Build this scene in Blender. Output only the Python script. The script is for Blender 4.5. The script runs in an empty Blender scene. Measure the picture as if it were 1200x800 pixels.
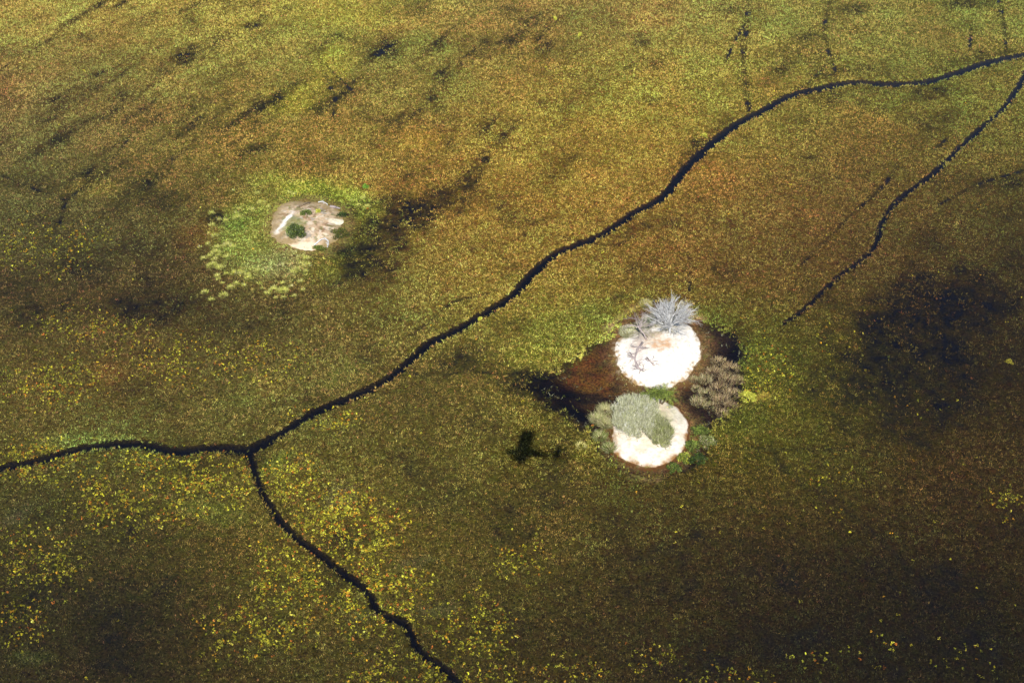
import bpy, math, random
import numpy as np
from mathutils import Vector, Matrix

random.seed(7)
rng = np.random.default_rng(11)
R = math.radians
scene = bpy.context.scene
COL = scene.collection

# ---------------------------------------------------------------- camera
H = 155.0                    # flying height, metres
PITCH = R(40.0)              # how far the lens looks below the horizon
HFOV = R(45.0)
F = 600.0 / math.tan(HFOV / 2)
cd = bpy.data.cameras.new('camera')
cam = bpy.data.objects.new('camera', cd)
COL.objects.link(cam)
cam.location = (0, 0, H)
cam.rotation_euler = (math.pi / 2 - PITCH, 0, 0)
cd.sensor_width = 36.0
cd.angle = HFOV
cd.clip_start = 0.5
cd.clip_end = 30000
scene.camera = cam


def at(px, py, z=0.0):
    """ground point (metres) of a place read off the photograph"""
    dx = (px - 600.0) / F
    dy = (400.0 - py) / F
    t = (H - z) / (math.sin(PITCH) - dy * math.cos(PITCH))
    return np.array([t * dx, t * (math.cos(PITCH) + dy * math.sin(PITCH)), z])


# ---------------------------------------------------------------- light
# the aircraft's own shadow marks the point opposite the sun
A0 = at(612, 531)
TO_SUN = Vector((-A0[0], -A0[1], H)).normalized()
EL = math.asin(TO_SUN.z)
AZ = math.atan2(TO_SUN.x, TO_SUN.y)
w = bpy.data.worlds.new('World')
scene.world = w
w.use_nodes = True
nt = w.node_tree
nt.nodes.clear()
sky = nt.nodes.new('ShaderNodeTexSky')
sky.sky_type = 'NISHITA'
sky.sun_disc = False
sky.sun_elevation = EL
sky.sun_rotation = AZ
sky.altitude = 950
bg = nt.nodes.new('ShaderNodeBackground')
bg.inputs['Strength'].default_value = 0.065
out = nt.nodes.new('ShaderNodeOutputWorld')
nt.links.new(sky.outputs[0], bg.inputs[0])
nt.links.new(bg.outputs[0], out.inputs[0])
sd = bpy.data.lights.new('sun', 'SUN')
sun = bpy.data.objects.new('sun', sd)
COL.objects.link(sun)
sd.energy = 4.6
sd.angle = R(0.31)
sd.color = (1.0, 0.965, 0.90)
sun.location = (0, -60, 220)
sun.rotation_euler = TO_SUN.to_track_quat('Z', 'Y').to_euler()
scene.view_settings.view_transform = 'Standard'
scene.view_settings.look = 'None'
scene.view_settings.gamma = 1.0
scene.view_settings.use_curve_mapping = False
scene.view_settings.exposure = 0.65
scene.cycles.max_bounces = 5
scene.cycles.diffuse_bounces = 2
scene.cycles.transparent_max_bounces = 8


# ---------------------------------------------------------------- helpers
def lin(c):
    c = np.asarray(c, float) / 255.0
    return np.where(c <= 0.04045, c / 12.92, ((c + 0.055) / 1.055) ** 2.4)


def tag(o, label=None, cat=None, group=None, kind=None):
    if label: o['label'] = label
    if cat: o['category'] = cat
    if group: o['group'] = group
    if kind: o['kind'] = kind
    return o


def link(name, me, mat=None, parent=None):
    o = bpy.data.objects.new(name, me)
    COL.objects.link(o)
    if mat and me: me.materials.append(mat)
    if parent: o.parent = parent
    return o


def empty(name, loc, rz=0.0):
    o = bpy.data.objects.new(name, None)
    COL.objects.link(o)
    o.location = tuple(float(v) for v in loc)
    o.rotation_euler = (0, 0, rz)
    o.empty_display_size = 0.5
    return o


def mesh_np(name, V, Fc, col=None, smooth=False, attrs=None):
    """mesh from arrays; every face has the same corner count; col is per face, attrs per vertex colour"""
    V = np.ascontiguousarray(V, np.float32)
    Fc = np.ascontiguousarray(Fc, np.int32)
    n, k = Fc.shape
    me = bpy.data.meshes.new(name)
    me.vertices.add(len(V)); me.vertices.foreach_set('co', V.ravel())
    me.loops.add(n * k); me.loops.foreach_set('vertex_index', Fc.ravel())
    me.polygons.add(n)
    me.polygons.foreach_set('loop_start', np.arange(0, n * k, k, dtype=np.int32))
    me.polygons.foreach_set('loop_total', np.full(n, k, np.int32))
    if smooth: me.polygons.foreach_set('use_smooth', np.ones(n, bool))
    me.update(calc_edges=True)
    if col is not None:
        a = me.attributes.new('col', 'FLOAT_COLOR', 'FACE')
        c = np.ones((n, 4), np.float32); c[:, :3] = col
        a.data.foreach_set('color', c.ravel())
    if attrs is not None:
        a = me.attributes.new('col', 'FLOAT_COLOR', 'POINT')
        c = np.ones((len(V), 4), np.float32); c[:, :3] = attrs
        a.data.foreach_set('color', c.ravel())
    return me


class MB:
    """collects tubes, boxes and leaves; build() makes ONE mesh object"""
    def __init__(s):
        s.v = []; s.f = []

    def tube(s, path, radii, sides=5, cap=True):
        base = len(s.v)
        path = [Vector(p) for p in path]
        n = len(path)
        up = Vector((0.31, 0.17, 0.93))
        for i, p in enumerate(path):
            d = (path[min(i + 1, n - 1)] - path[max(i - 1, 0)])
            if d.length < 1e-6: d = Vector((0, 0, 1))
            d.normalize()
            a = d.cross(up)
            if a.length < 1e-3: a = d.cross(Vector((1, 0, 0)))
            a.normalize(); b = d.cross(a)
            for k in range(sides):
                t = 2 * math.pi * k / sides
                s.v.append(p + (a * math.cos(t) + b * math.sin(t)) * radii[i])
        for i in range(n - 1):
            for k in range(sides):
                k2 = (k + 1) % sides
                s.f.append((base + i * sides + k, base + i * sides + k2, base + (i + 1) * sides + k2, base + (i + 1) * sides + k))
        if cap:
            s.f.append(tuple(base + k for k in range(sides))[::-1])
            s.f.append(tuple(base + (n - 1) * sides + k for k in range(sides)))

    def box(s, c, d, rot=None):
        base = len(s.v)
        c = Vector(c)
        for sx in (-1, 1):
            for sy in (-1, 1):
                for sz in (-1, 1):
                    p = Vector((sx * d[0] / 2, sy * d[1] / 2, sz * d[2] / 2))
                    if rot: p = rot @ p
                    s.v.append(c + p)
        for q in ((0, 1, 3, 2), (4, 6, 7, 5), (0, 4, 5, 1), (2, 3, 7, 6), (0, 2, 6, 4), (1, 5, 7, 3)):
            s.f.append(tuple(base + i for i in q))

    def loft(s, rings, cap=True):
        base = len(s.v); k = len(rings[0])
        for r in rings: s.v.extend(Vector(p) for p in r)
        for i in range(len(rings) - 1):
            for j in range(k):
                j2 = (j + 1) % k
                s.f.append((base + i * k + j, base + i * k + j2, base + (i + 1) * k + j2, base + (i + 1) * k + j))
        if cap:
            s.f.append(tuple(base + j for j in range(k))[::-1])
            s.f.append(tuple(base + (len(rings) - 1) * k + j for j in range(k)))

    def build(s, name, mat, parent=None, smooth=True):
        me = bpy.data.meshes.new(name)
        me.from_pydata([tuple(v) for v in s.v], [], s.f)
        if smooth: me.polygons.foreach_set('use_smooth', np.ones(len(me.polygons), bool))
        me.update()
        return link(name, me, mat, parent)


def _hash(ix, iy, seed):
    h = (ix.astype(np.int64) * 374761393 + iy.astype(np.int64) * 668265263 + seed * 1442695041) & 0xFFFFFFFF
    h = ((h ^ (h >> 13)) * 1274126177) & 0xFFFFFFFF
    h = (h ^ (h >> 16)) & 0xFFFFFF
    return h / float(0xFFFFFF)


def vnoise(x, y, seed=0):
    ix = np.floor(x); iy = np.floor(y)
    fx = x - ix; fy = y - iy
    fx = fx * fx * (3 - 2 * fx); fy = fy * fy * (3 - 2 * fy)
    a = _hash(ix, iy, seed); b = _hash(ix + 1, iy, seed)
    c = _hash(ix, iy + 1, seed); d = _hash(ix + 1, iy + 1, seed)
    return (a * (1 - fx) + b * fx) * (1 - fy) + (c * (1 - fx) + d * fx) * fy


def fbm(x, y, seed=0, oct=4):
    t = 0; amp = 0.5; tot = 0
    for k in range(oct):
        t = t + amp * vnoise(x * 2 ** k + 17.3 * k, y * 2 ** k - 9.1 * k, seed + k)
        tot += amp; amp *= 0.55
    return t / tot


def sstep(a, b, x):
    t = np.clip((x - a) / (b - a), 0, 1)
    return t * t * (3 - 2 * t)


# ---------------------------------------------------------------- materials
def mat_new(name):
    m = bpy.data.materials.new(name)
    m.use_nodes = True
    t = m.node_tree
    t.nodes.clear()
    o = t.nodes.new('ShaderNodeOutputMaterial')
    return m, t, o


def mat_leaf(name, transl=0.25, rough=0.7):
    """face colour from the plant itself, part of the light passing through the blade"""
    m, t, o = mat_new(name)
    a = t.nodes.new('ShaderNodeAttribute'); a.attribute_name = 'col'
    d = t.nodes.new('ShaderNodeBsdfDiffuse')
    tr = t.nodes.new('ShaderNodeBsdfTranslucent')
    mx = t.nodes.new('ShaderNodeMixShader'); mx.inputs[0].default_value = transl
    t.links.new(a.outputs['Color'], d.inputs['Color'])
    t.links.new(a.outputs['Color'], tr.inputs['Color'])
    t.links.new(d.outputs[0], mx.inputs[1]); t.links.new(tr.outputs[0], mx.inputs[2])
    t.links.new(mx.outputs[0], o.inputs['Surface'])
    return m


def mat_soil(name, scale=1.6, amt=0.35, rough=0.9, bump=0.25):
    """colour attribute broken up by grain at two sizes"""
    m, t, o = mat_new(name)
    a = t.nodes.new('ShaderNodeAttribute'); a.attribute_name = 'col'
    tc = t.nodes.new('ShaderNodeTexCoord')
    n = t.nodes.new('ShaderNodeTexNoise'); n.inputs['Scale'].default_value = scale; n.inputs['Detail'].default_value = 6
    t.links.new(tc.outputs['Object'], n.inputs['Vector'])
    mr = t.nodes.new('ShaderNodeMapRange')
    mr.inputs[1].default_value = 0.3; mr.inputs[2].default_value = 0.7
    mr.inputs[3].default_value = 1 - amt; mr.inputs[4].default_value = 1 + amt * 0.5
    t.links.new(n.outputs['Fac'], mr.inputs[0])
    v = t.nodes.new('ShaderNodeVectorMath'); v.operation = 'SCALE'
    t.links.new(a.outputs['Color'], v.inputs[0]); t.links.new(mr.outputs[0], v.inputs['Scale'])
    b = t.nodes.new('ShaderNodeBsdfPrincipled'); b.inputs['Roughness'].default_value = rough
    b.inputs['Specular IOR Level'].default_value = 0.15
    t.links.new(v.outputs[0], b.inputs['Base Color'])
    bp = t.nodes.new('ShaderNodeBump'); bp.inputs['Strength'].default_value = bump; bp.inputs['Distance'].default_value = 0.15
    t.links.new(n.outputs['Fac'], bp.inputs['Height']); t.links.new(bp.outputs[0], b.inputs['Normal'])
    t.links.new(b.outputs[0], o.inputs['Surface'])
    return m


def mat_mat():
    """soaked plant mat: surveyed colour with leaf-sized grain, gaps and hue flecks"""
    m, t, o = mat_new('marsh_mat')
    a = t.nodes.new('ShaderNodeAttribute'); a.attribute_name = 'col'
    tc = t.nodes.new('ShaderNodeTexCoord')
    def noise(sc, det):
        n = t.nodes.new('ShaderNodeTexNoise'); n.inputs['Scale'].default_value = sc; n.inputs['Detail'].default_value = det
        n.inputs['Roughness'].default_value = 0.7
        t.links.new(tc.outputs['Object'], n.inputs['Vector']); return n
    n = noise(2.6, 4)
    mr = t.nodes.new('ShaderNodeMapRange')
    mr.inputs[1].default_value = 0.34; mr.inputs[2].default_value = 0.68; mr.inputs[3].default_value = 0.10; mr.inputs[4].default_value = 1.6
    t.links.new(n.outputs['Fac'], mr.inputs[0])
    n2 = noise(0.55, 3)
    hs = t.nodes.new('ShaderNodeHueSaturation')
    mh = t.nodes.new('ShaderNodeMapRange'); mh.inputs[1].default_value = 0.3; mh.inputs[2].default_value = 0.7; mh.inputs[3].default_value = 0.465; mh.inputs[4].default_value = 0.535
    t.links.new(n2.outputs['Fac'], mh.inputs[0]); t.links.new(mh.outputs[0], hs.inputs['Hue'])
    t.links.new(a.outputs['Color'], hs.inputs['Color'])
    t.links.new(mr.outputs[0], hs.inputs['Value'])
    b = t.nodes.new('ShaderNodeBsdfPrincipled'); b.inputs['Roughness'].default_value = 0.95
    b.inputs['Specular IOR Level'].default_value = 0.02
    t.links.new(hs.outputs[0], b.inputs['Base Color'])
    bp = t.nodes.new('ShaderNodeBump'); bp.inputs['Strength'].default_value = 0.5; bp.inputs['Distance'].default_value = 0.2
    t.links.new(n.outputs['Fac'], bp.inputs['Height']); t.links.new(bp.outputs[0], b.inputs['Normal'])
    t.links.new(b.outputs[0], o.inputs['Surface'])
    return m


def mat_bark(name, c1, c2, scale=6.0):
    m, t, o = mat_new(name)
    tc = t.nodes.new('ShaderNodeTexCoord')
    n = t.nodes.new('ShaderNodeTexNoise'); n.inputs['Scale'].default_value = scale; n.inputs['Detail'].default_value = 5
    t.links.new(tc.outputs['Object'], n.inputs['Vector'])
    r = t.nodes.new('ShaderNodeValToRGB')
    r.color_ramp.elements[0].position = 0.35; r.color_ramp.elements[1].position = 0.65
    r.color_ramp.elements[0].color = (*c1, 1); r.color_ramp.elements[1].color = (*c2, 1)
    t.links.new(n.outputs['Fac'], r.inputs[0])
    b = t.nodes.new('ShaderNodeBsdfPrincipled'); b.inputs['Roughness'].default_value = 0.85
    t.links.new(r.outputs[0], b.inputs['Base Color'])
    bp = t.nodes.new('ShaderNodeBump'); bp.inputs['Strength'].default_value = 0.3; bp.inputs['Distance'].default_value = 0.03
    t.links.new(n.outputs['Fac'], bp.inputs['Height']); t.links.new(bp.outputs[0], b.inputs['Normal'])
    t.links.new(b.outputs[0], o.inputs['Surface'])
    return m


def mat_plain(name, c, rough=0.5, metal=0.0):
    m, t, o = mat_new(name)
    tc = t.nodes.new('ShaderNodeTexCoord')
    n = t.nodes.new('ShaderNodeTexNoise'); n.inputs['Scale'].default_value = 3.0
    t.links.new(tc.outputs['Object'], n.inputs['Vector'])
    mr = t.nodes.new('ShaderNodeMapRange'); mr.inputs[3].default_value = 0.9; mr.inputs[4].default_value = 1.08
    t.links.new(n.outputs['Fac'], mr.inputs[0])
    v = t.nodes.new('ShaderNodeVectorMath'); v.operation = 'SCALE'; v.inputs[0].default_value = c
    t.links.new(mr.outputs[0], v.inputs['Scale'])
    b = t.nodes.new('ShaderNodeBsdfPrincipled')
    b.inputs['Roughness'].default_value = rough; b.inputs['Metallic'].default_value = metal
    t.links.new(v.outputs[0], b.inputs['Base Color'])
    t.links.new(b.outputs[0], o.inputs['Surface'])
    return m


def mat_water():
    """clear tea-stained marsh water: tinted see-through body with a sky-reflecting skin"""
    m, t, o = mat_new('marsh_water')
    tr = t.nodes.new('ShaderNodeBsdfTransparent'); tr.inputs['Color'].default_value = (0.64, 0.59, 0.50, 1)
    g = t.nodes.new('ShaderNodeBsdfGlossy'); g.inputs['Roughness'].default_value = 0.06
    g.inputs['Color'].default_value = (1, 1, 1, 1)
    fr = t.nodes.new('ShaderNodeFresnel'); fr.inputs['IOR'].default_value = 1.33
    tc = t.nodes.new('ShaderNodeTexCoord')
    n = t.nodes.new('ShaderNodeTexNoise'); n.inputs['Scale'].default_value = 1.4; n.inputs['Detail'].default_value = 3
    t.links.new(tc.outputs['Object'], n.inputs['Vector'])
    bp = t.nodes.new('ShaderNodeBump'); bp.inputs['Strength'].default_value = 0.12; bp.inputs['Distance'].default_value = 0.1
    t.links.new(n.outputs['Fac'], bp.inputs['Height'])
    t.links.new(bp.outputs[0], g.inputs['Normal'])
    mx = t.nodes.new('ShaderNodeMixShader')
    t.links.new(fr.outputs[0], mx.inputs[0])
    t.links.new(tr.outputs[0], mx.inputs[1]); t.links.new(g.outputs[0], mx.inputs[2])
    t.links.new(mx.outputs[0], o.inputs['Surface'])
    return m


M_LEAF = mat_leaf('foliage', 0.28)
M_SEDGE = mat_leaf('sedge_blades', 0.22)
M_BED = mat_mat()
M_SALT = mat_soil('salt_crust', 2.2, 0.18, 0.95, 0.35)
M_WATER = mat_water()
M_SILVER = mat_bark('bleached_wood', (0.42, 0.42, 0.42), (0.62, 0.62, 0.61))
M_GREYWOOD = mat_bark('weathered_wood', (0.24, 0.19, 0.18), (0.40, 0.34, 0.33))
M_STEM = mat_bark('brown_stems', (0.10, 0.07, 0.04), (0.20, 0.15, 0.09))

# ---------------------------------------------------------------- map of the marsh (metres)
def jac(px, py, e=1.0):
    a = (at(px + e, py) - at(px - e, py))[:2] / (2 * e)
    b = (at(px, py + e) - at(px, py - e))[:2] / (2 * e)
    return np.array([a, b]).T


def spline(pts, step=1.5):
    P = [at(*p[:2])[:2] for p in pts]
    Wd = [p[2] for p in pts]
    P = [2 * P[0] - P[1]] + P + [2 * P[-1] - P[-2]]
    Wd = [Wd[0]] + Wd + [Wd[-1]]
    o = []
    for i in range(1, len(P) - 2):
        p0, p1, p2, p3 = P[i - 1:i + 3]
        n = max(2, int(np.linalg.norm(p2 - p1) / step))
        for k in range(n):
            t = k / n
            q = 0.5 * (2 * p1 + (p2 - p0) * t + (2 * p0 - 5 * p1 + 4 * p2 - p3) * t * t + (3 * p1 - p0 - 3 * p2 + p3) * t ** 3)
            o.append((q[0], q[1], Wd[i] * (1 - t) + Wd[i + 1] * t))
    o.append((*P[-2], Wd[-2]))
    return np.array(o)


# open channels kept clear by animals: (x, y, width m)
CH = [spline(p) for p in (
    [(-60, 556, 1.5), (0, 548, 1.6), (45, 540, 1.7), (90, 527, 1.7), (140, 520, 1.9), (175, 522, 1.8), (205, 529, 1.8), (250, 525, 1.7), (292, 526, 2.2),
     (330, 507, 1.8), (370, 482, 1.8), (410, 466, 1.8), (450, 447, 1.7), (480, 423, 1.7), (505, 401, 1.9), (535, 387, 1.9), (570, 366, 1.8), (600, 347, 1.9),
     (625, 320, 2.1), (650, 298, 1.9), (680, 286, 1.8), (710, 272, 1.7), (745, 248, 1.9), (775, 232, 2.0), (800, 202, 2.2), (830, 172, 2.2), (865, 145, 2.2),
     (890, 132, 2.1), (925, 113, 2.1), (960, 104, 2.2), (1000, 97, 2.2), (1045, 99, 2.2), (1090, 95, 2.2), (1130, 83, 2.3), (1165, 72, 2.4), (1200, 65, 2.4), (1260, 54, 2.4)],
    [(1240, 40, 1.8), (1210, 72, 1.8), (1197, 97, 1.7), (1175, 128, 1.6), (1150, 150, 1.7), (1120, 178, 1.7), (1090, 206, 1.6), (1055, 232, 1.5), (1035, 258, 1.4),
     (1027, 285, 1.3), (1012, 303, 1.2), (985, 322, 1.1), (960, 345, 1.0), (940, 364, 0.9), (918, 379, 0.6)],
    [(291, 526, 1.8), (297, 548, 1.3), (308, 577, 1.2), (325, 605, 1.4), (345, 628, 1.4), (370, 646, 1.4), (398, 668, 1.5), (420, 684, 1.5), (434, 698, 1.2), (442, 715, 1.9),
     (455, 723, 1.6), (472, 728, 1.6), (483, 745, 1.6), (492, 763, 1.5), (508, 775, 1.4), (530, 792, 1.5), (560, 822, 1.5)],
)]
# half-grown-over game trails: (x, y, width m), only partly open
TR = [spline(p) for p in (
    [(878, -20, 1.9), (875, 25, 1.9), (871, 60, 1.6), (873, 95, 1.6), (878, 132, 1.3)],
    [(875, 25, 0.9), (858, 55, 0.9), (850, 75, .6)],
    [(975, -10, 1.2), (966, 35, 1.2), (972, 65, 1.1), (980, 85, .9)],
    [(972, 72, .8), (950, 95, .8), (930, 108, .8)],
    [(1170, 0, 1.5), (1178, 40, 1.1), (1180, 65, .8)],
    [(1138, 30, .9), (1136, 62, .8)],
    [(1052, 192, .9), (1035, 218, .9), (1000, 250, .7), (970, 280, .6), (940, 310, .5)],
    [(1100, 240, .6), (1150, 215, .9), (1200, 200, 1.0)],
    [(860, 525, .6), (900, 526, .7), (950, 527, .8), (1000, 527, .8), (1050, 537, .5)],
    [(905, 528, .9), (918, 550, 1.0), (950, 575, .5), (1000, 605, .7), (1040, 640, .9), (1075, 680, 1.0), (1110, 715, .9), (1130, 755, .7), (1145, 800, .7)],
    [(372, 62, .8), (382, 90, 1.0), (392, 115, 1.0), (390, 140, .8)],
    [(383, 78, .7), (398, 93, 1.1), (415, 108, .9)],
    [(303, 110, .5), (298, 150, .8), (262, 175, .4)],
    [(70, 262, .9), (80, 235, .9), (120, 200, .7), (160, 152, .6)],
    [(0, 205, .7), (40, 222, .9), (80, 235, .6)],
    [(808, 300, .5), (808, 340, .6)],
    [(480, 437, .5), (510, 441, .7), (545, 436, .6), (600, 440, .9)],
    [(640, 275, .4), (690, 284, .8), (722, 288, 1.0), (745, 275, .6)],
    [(478, 395, .5), (500, 380, .5), (530, 355, .6), (570, 345, .5)],
    [(500, 45, .6), (495, 60, .6)],
    [(1093, 178, .5), (1110, 162, .8)],
)]


def seg_dist(P, S):
    """distance from points to a polyline minus half its width, and along-index"""
    best = np.full(len(P), 1e9)
    lo = S[:, :2].min(0) - 12; hi = S[:, :2].max(0) + 12
    idx = np.where(((P > lo) & (P < hi)).all(1))[0]
    Q = P[idx]; b = best[idx]
    for i in range(len(S) - 1):
        a = S[i, :2]; d = S[i + 1, :2] - a
        L = d @ d + 1e-9
        r = Q - a
        t = np.clip((r @ d) / L, 0, 1)
        e = r - t[:, None] * d
        dist = np.sqrt((e * e).sum(1)) - 0.5 * (S[i, 2] * (1 - t) + S[i + 1, 2] * t)
        np.minimum(b, dist, out=b)
    best[idx] = b
    return best


CH[1][:, 2] *= 0.68; CH[2][:, 2] *= 0.60; CH[0][:, 2] *= 0.94


def blob(P, px, py, rx, ry, ang=0.0, soft=None):
    """elliptical patch on the ground: 0 at its centre, 1 at its rim"""
    c = at(px, py)[:2]
    Ji = np.linalg.inv(jac(px, py))
    q = (P - c) @ Ji.T
    ca, sa = math.cos(R(-ang)), math.sin(R(-ang))
    u = (q[:, 0] * ca - q[:, 1] * sa) / rx
    v = (q[:, 0] * sa + q[:, 1] * ca) / ry
    return np.sqrt(u * u + v * v)


# vegetation colour survey: (x, y, colour of the stand, corner vignette partly included)
AN = [(30, 20, (150, 125, 50)), (200, 20, (148, 126, 48)), (400, 20, (152, 134, 45)), (600, 20, (125, 110, 48)), (760, 20, (142, 112, 48)), (950, 20, (126, 116, 46)), (1150, 20, (120, 112, 42)),
      (30, 110, (125, 100, 50)), (160, 110, (128, 106, 48)), (300, 100, (132, 114, 42)), (440, 80, (110, 105, 48)), (560, 100, (142, 113, 42)), (700, 120, (147, 122, 38)), (850, 100, (132, 120, 38)), (1000, 140, (122, 102, 38)), (1150, 120, (112, 98, 34)),
      (30, 200, (108, 98, 48)), (180, 200, (105, 95, 42)), (300, 160, (130, 116, 38)), (450, 170, (137, 110, 40)), (600, 200, (147, 114, 38)), (740, 200, (147, 117, 38)), (850, 220, (132, 97, 38)), (1000, 220, (114, 87, 36)), (1150, 220, (98, 82, 32)),
      (30, 300, (96, 80, 42)), (130, 310, (82, 76, 40)), (230, 300, (108, 82, 38)), (480, 330, (132, 107, 42)), (600, 280, (147, 112, 40)), (720, 310, (128, 94, 38)), (850, 300, (118, 84, 36)), (1000, 300, (96, 74, 32)), (1160, 300, (78, 62, 28)),
      (40, 400, (104, 94, 40)), (200, 380, (80, 72, 36)), (130, 430, (124, 86, 38)), (330, 380, (98, 86, 38)), (450, 380, (114, 98, 40)), (560, 420, (104, 90, 40)), (640, 385, (138, 134, 40)), (900, 400, (104, 98, 28)), (890, 470, (112, 108, 26)), (1000, 420, (74, 62, 26)), (1150, 450, (70, 56, 24)),
      (40, 490, (104, 94, 36)), (200, 480, (112, 102, 42)), (330, 460, (108, 98, 42)), (450, 480, (104, 92, 38)), (560, 480, (108, 92, 36)), (900, 520, (96, 86, 26)), (1050, 520, (80, 62, 26)), (1170, 560, (82, 62, 24)),
      (60, 580, (86, 80, 36)), (180, 580, (94, 82, 30)), (280, 580, (104, 94, 32)), (400, 580, (118, 100, 34)), (520, 560, (98, 88, 34)), (650, 600, (104, 90, 32)), (780, 600, (94, 76, 30)), (900, 600, (84, 64, 26)), (1050, 600, (74, 56, 24)),
      (60, 680, (78, 70, 32)), (180, 680, (68, 60, 32)), (300, 660, (96, 86, 30)), (430, 660, (108, 96, 34)), (560, 680, (90, 80, 30)), (700, 680, (80, 66, 28)), (850, 680, (66, 52, 24)), (1000, 690, (56, 46, 22)), (1150, 700, (58, 48, 20)),
      (40, 780, (72, 62, 30)), (170, 770, (60, 50, 28)), (320, 770, (88, 74, 30)), (480, 770, (80, 70, 30)), (620, 780, (78, 64, 26)), (760, 780, (70, 56, 24)), (900, 780, (62, 50, 22)), (1050, 780, (55, 45, 20)), (1180, 780, (55, 45, 18))]
AXY = np.array([at(a[0], a[1])[:2] for a in AN])
ACL = np.array([lin(a[2]) for a in AN])
ACL = ACL * np.clip((ACL @ np.array([0.21, 0.72, 0.07])) / 0.17, 0.2, 1.3)[:, None] ** 0.26
ASG = np.array([np.sqrt(abs(np.linalg.det(jac(a[0], a[1])))) * 70 for a in AN])

# patches of open dark water among thin growth: (x, y, rx, ry, angle, how open)
DARK = [(1095, 350, 80, 38, -8, .86), (1155, 368, 70, 24, -15, .72), (1060, 390, 80, 36, 0, .55), (1010, 445, 85, 42, 0, .58), (1085, 440, 75, 50, 0, .55), (1060, 495, 80, 24, -12, .42), (1170, 420, 60, 50, 0, .35),
        (1080, 520, 22, 8, 20, .5), (1195, 300, 30, 20, 0, .4), (1185, 215, 40, 14, -12, .55), (1190, 250, 30, 14, 0, .4),
        (480, 255, 85, 24, -24, .78), (455, 262, 30, 14, -25, .3), (430, 318, 55, 26, -14, .5), (450, 290, 40, 24, -20, .4), (412, 316, 16, 9, 0, .75), (500, 235, 40, 14, -25, .4), (406, 252, 13, 8, 45, .6),
        (221, 65, 15, 10, -20, .95), (200, 78, 30, 10, -30, .55), (262, 45, 25, 7, -25, .5), (296, 31, 13, 5, -10, .85), (310, 20, 10, 5, -30, .6), (300, 5, 20, 5, 0, .45),
        (250, 254, 13, 8, -10, .72), (85, 155, 45, 9, -28, .62), (140, 118, 25, 12, -40, .55), (60, 168, 40, 10, -30, .4), (180, 210, 35, 9, -38, .55), (150, 240, 40, 10, -35, .35),
        (170, 25, 40, 8, -25, .4), (230, 8, 30, 7, -25, .5), (30, 58, 60, 9, -12, .35), (110, 68, 40, 8, -12, .35), (45, 20, 25, 5, -20, .3), (270, 85, 45, 8, -30, .4), (310, 40, 30, 10, -20, .35),
        (30, 215, 60, 12, 5, .4), (25, 330, 50, 24, 0, .4), (95, 310, 40, 24, 0, .45), (130, 360, 50, 18, 0, .40), (165, 355, 60, 26, 0, .35), (35, 375, 40, 20, 0, .35), (200, 360, 70, 25, 0, .3), (290, 385, 70, 20, -10, .25),
        (455, 55, 25, 18, 0, .5), (415, 100, 40, 14, 0, .35), (560, 55, 40, 12, 10, .4), (660, 60, 35, 14, 0, .35), (600, 45, 30, 10, 0, .3), (640, 20, 40, 10, 0, .3),
        (569, 187, 6, 3.6, 0, 1.2), (530, 200, 40, 16, 0, .3), (620, 172, 30, 6, -10, .35), (1140, 3, 40, 9, 0, .75), (1000, 10, 60, 9, -10, .35), (930, 60, 40, 18, -30, .35), (1005, 35, 20, 8, 0, .4),
        (1098, 108, 38, 9, -12, .65), (990, 108, 60, 7, -3, .45), (830, 160, 40, 9, -40, .5), (800, 190, 28, 6, -48, .5), (900, 128, 30, 7, -22, .4), (1130, 72, 60, 8, -15, .4), (1010, 82, 45, 8, 0, .35),
        (915, 85, 28, 10, -20, .4), (735, 275, 28, 7, -28, .5), (955, 105, 20, 8, 0, .35), (1095, 155, 30, 12, -20, .3),
        (545, 425, 45, 16, -8, .38), (600, 440, 40, 12, 5, .5), (620, 455, 40, 14, 10, .55), (655, 470, 40, 22, 25, .6), (480, 470, 60, 14, 0, .2),
        (150, 720, 75, 40, 0, .45), (130, 770, 40, 22, 0, .5), (30, 700, 50, 40, 0, .3), (60, 600, 70, 24, 0, .3), (160, 630, 60, 30, 0, .25),
        (1000, 690, 170, 70, 10, .22), (1130, 770, 60, 30, 0, .35), (1120, 700, 55, 40, 20, .28), (960, 745, 90, 30, 0, .2), (880, 650, 100, 45, 10, .22), (830, 760, 70, 30, 0, .25), (700, 740, 90, 40, 0, .2),
        (500, 575, 40, 30, 0, .2), (840, 400, 30, 14, 30, .4), (720, 350, 12, 8, 0, .5), (733, 347, 8, 5, 0, .4), (815, 535, 24, 10, -10, .55), (795, 548, 20, 6, 0, .5),
        (555, 597, 30, 20, 0, .15), (900, 760, 60, 30, 0, .2)]
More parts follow.
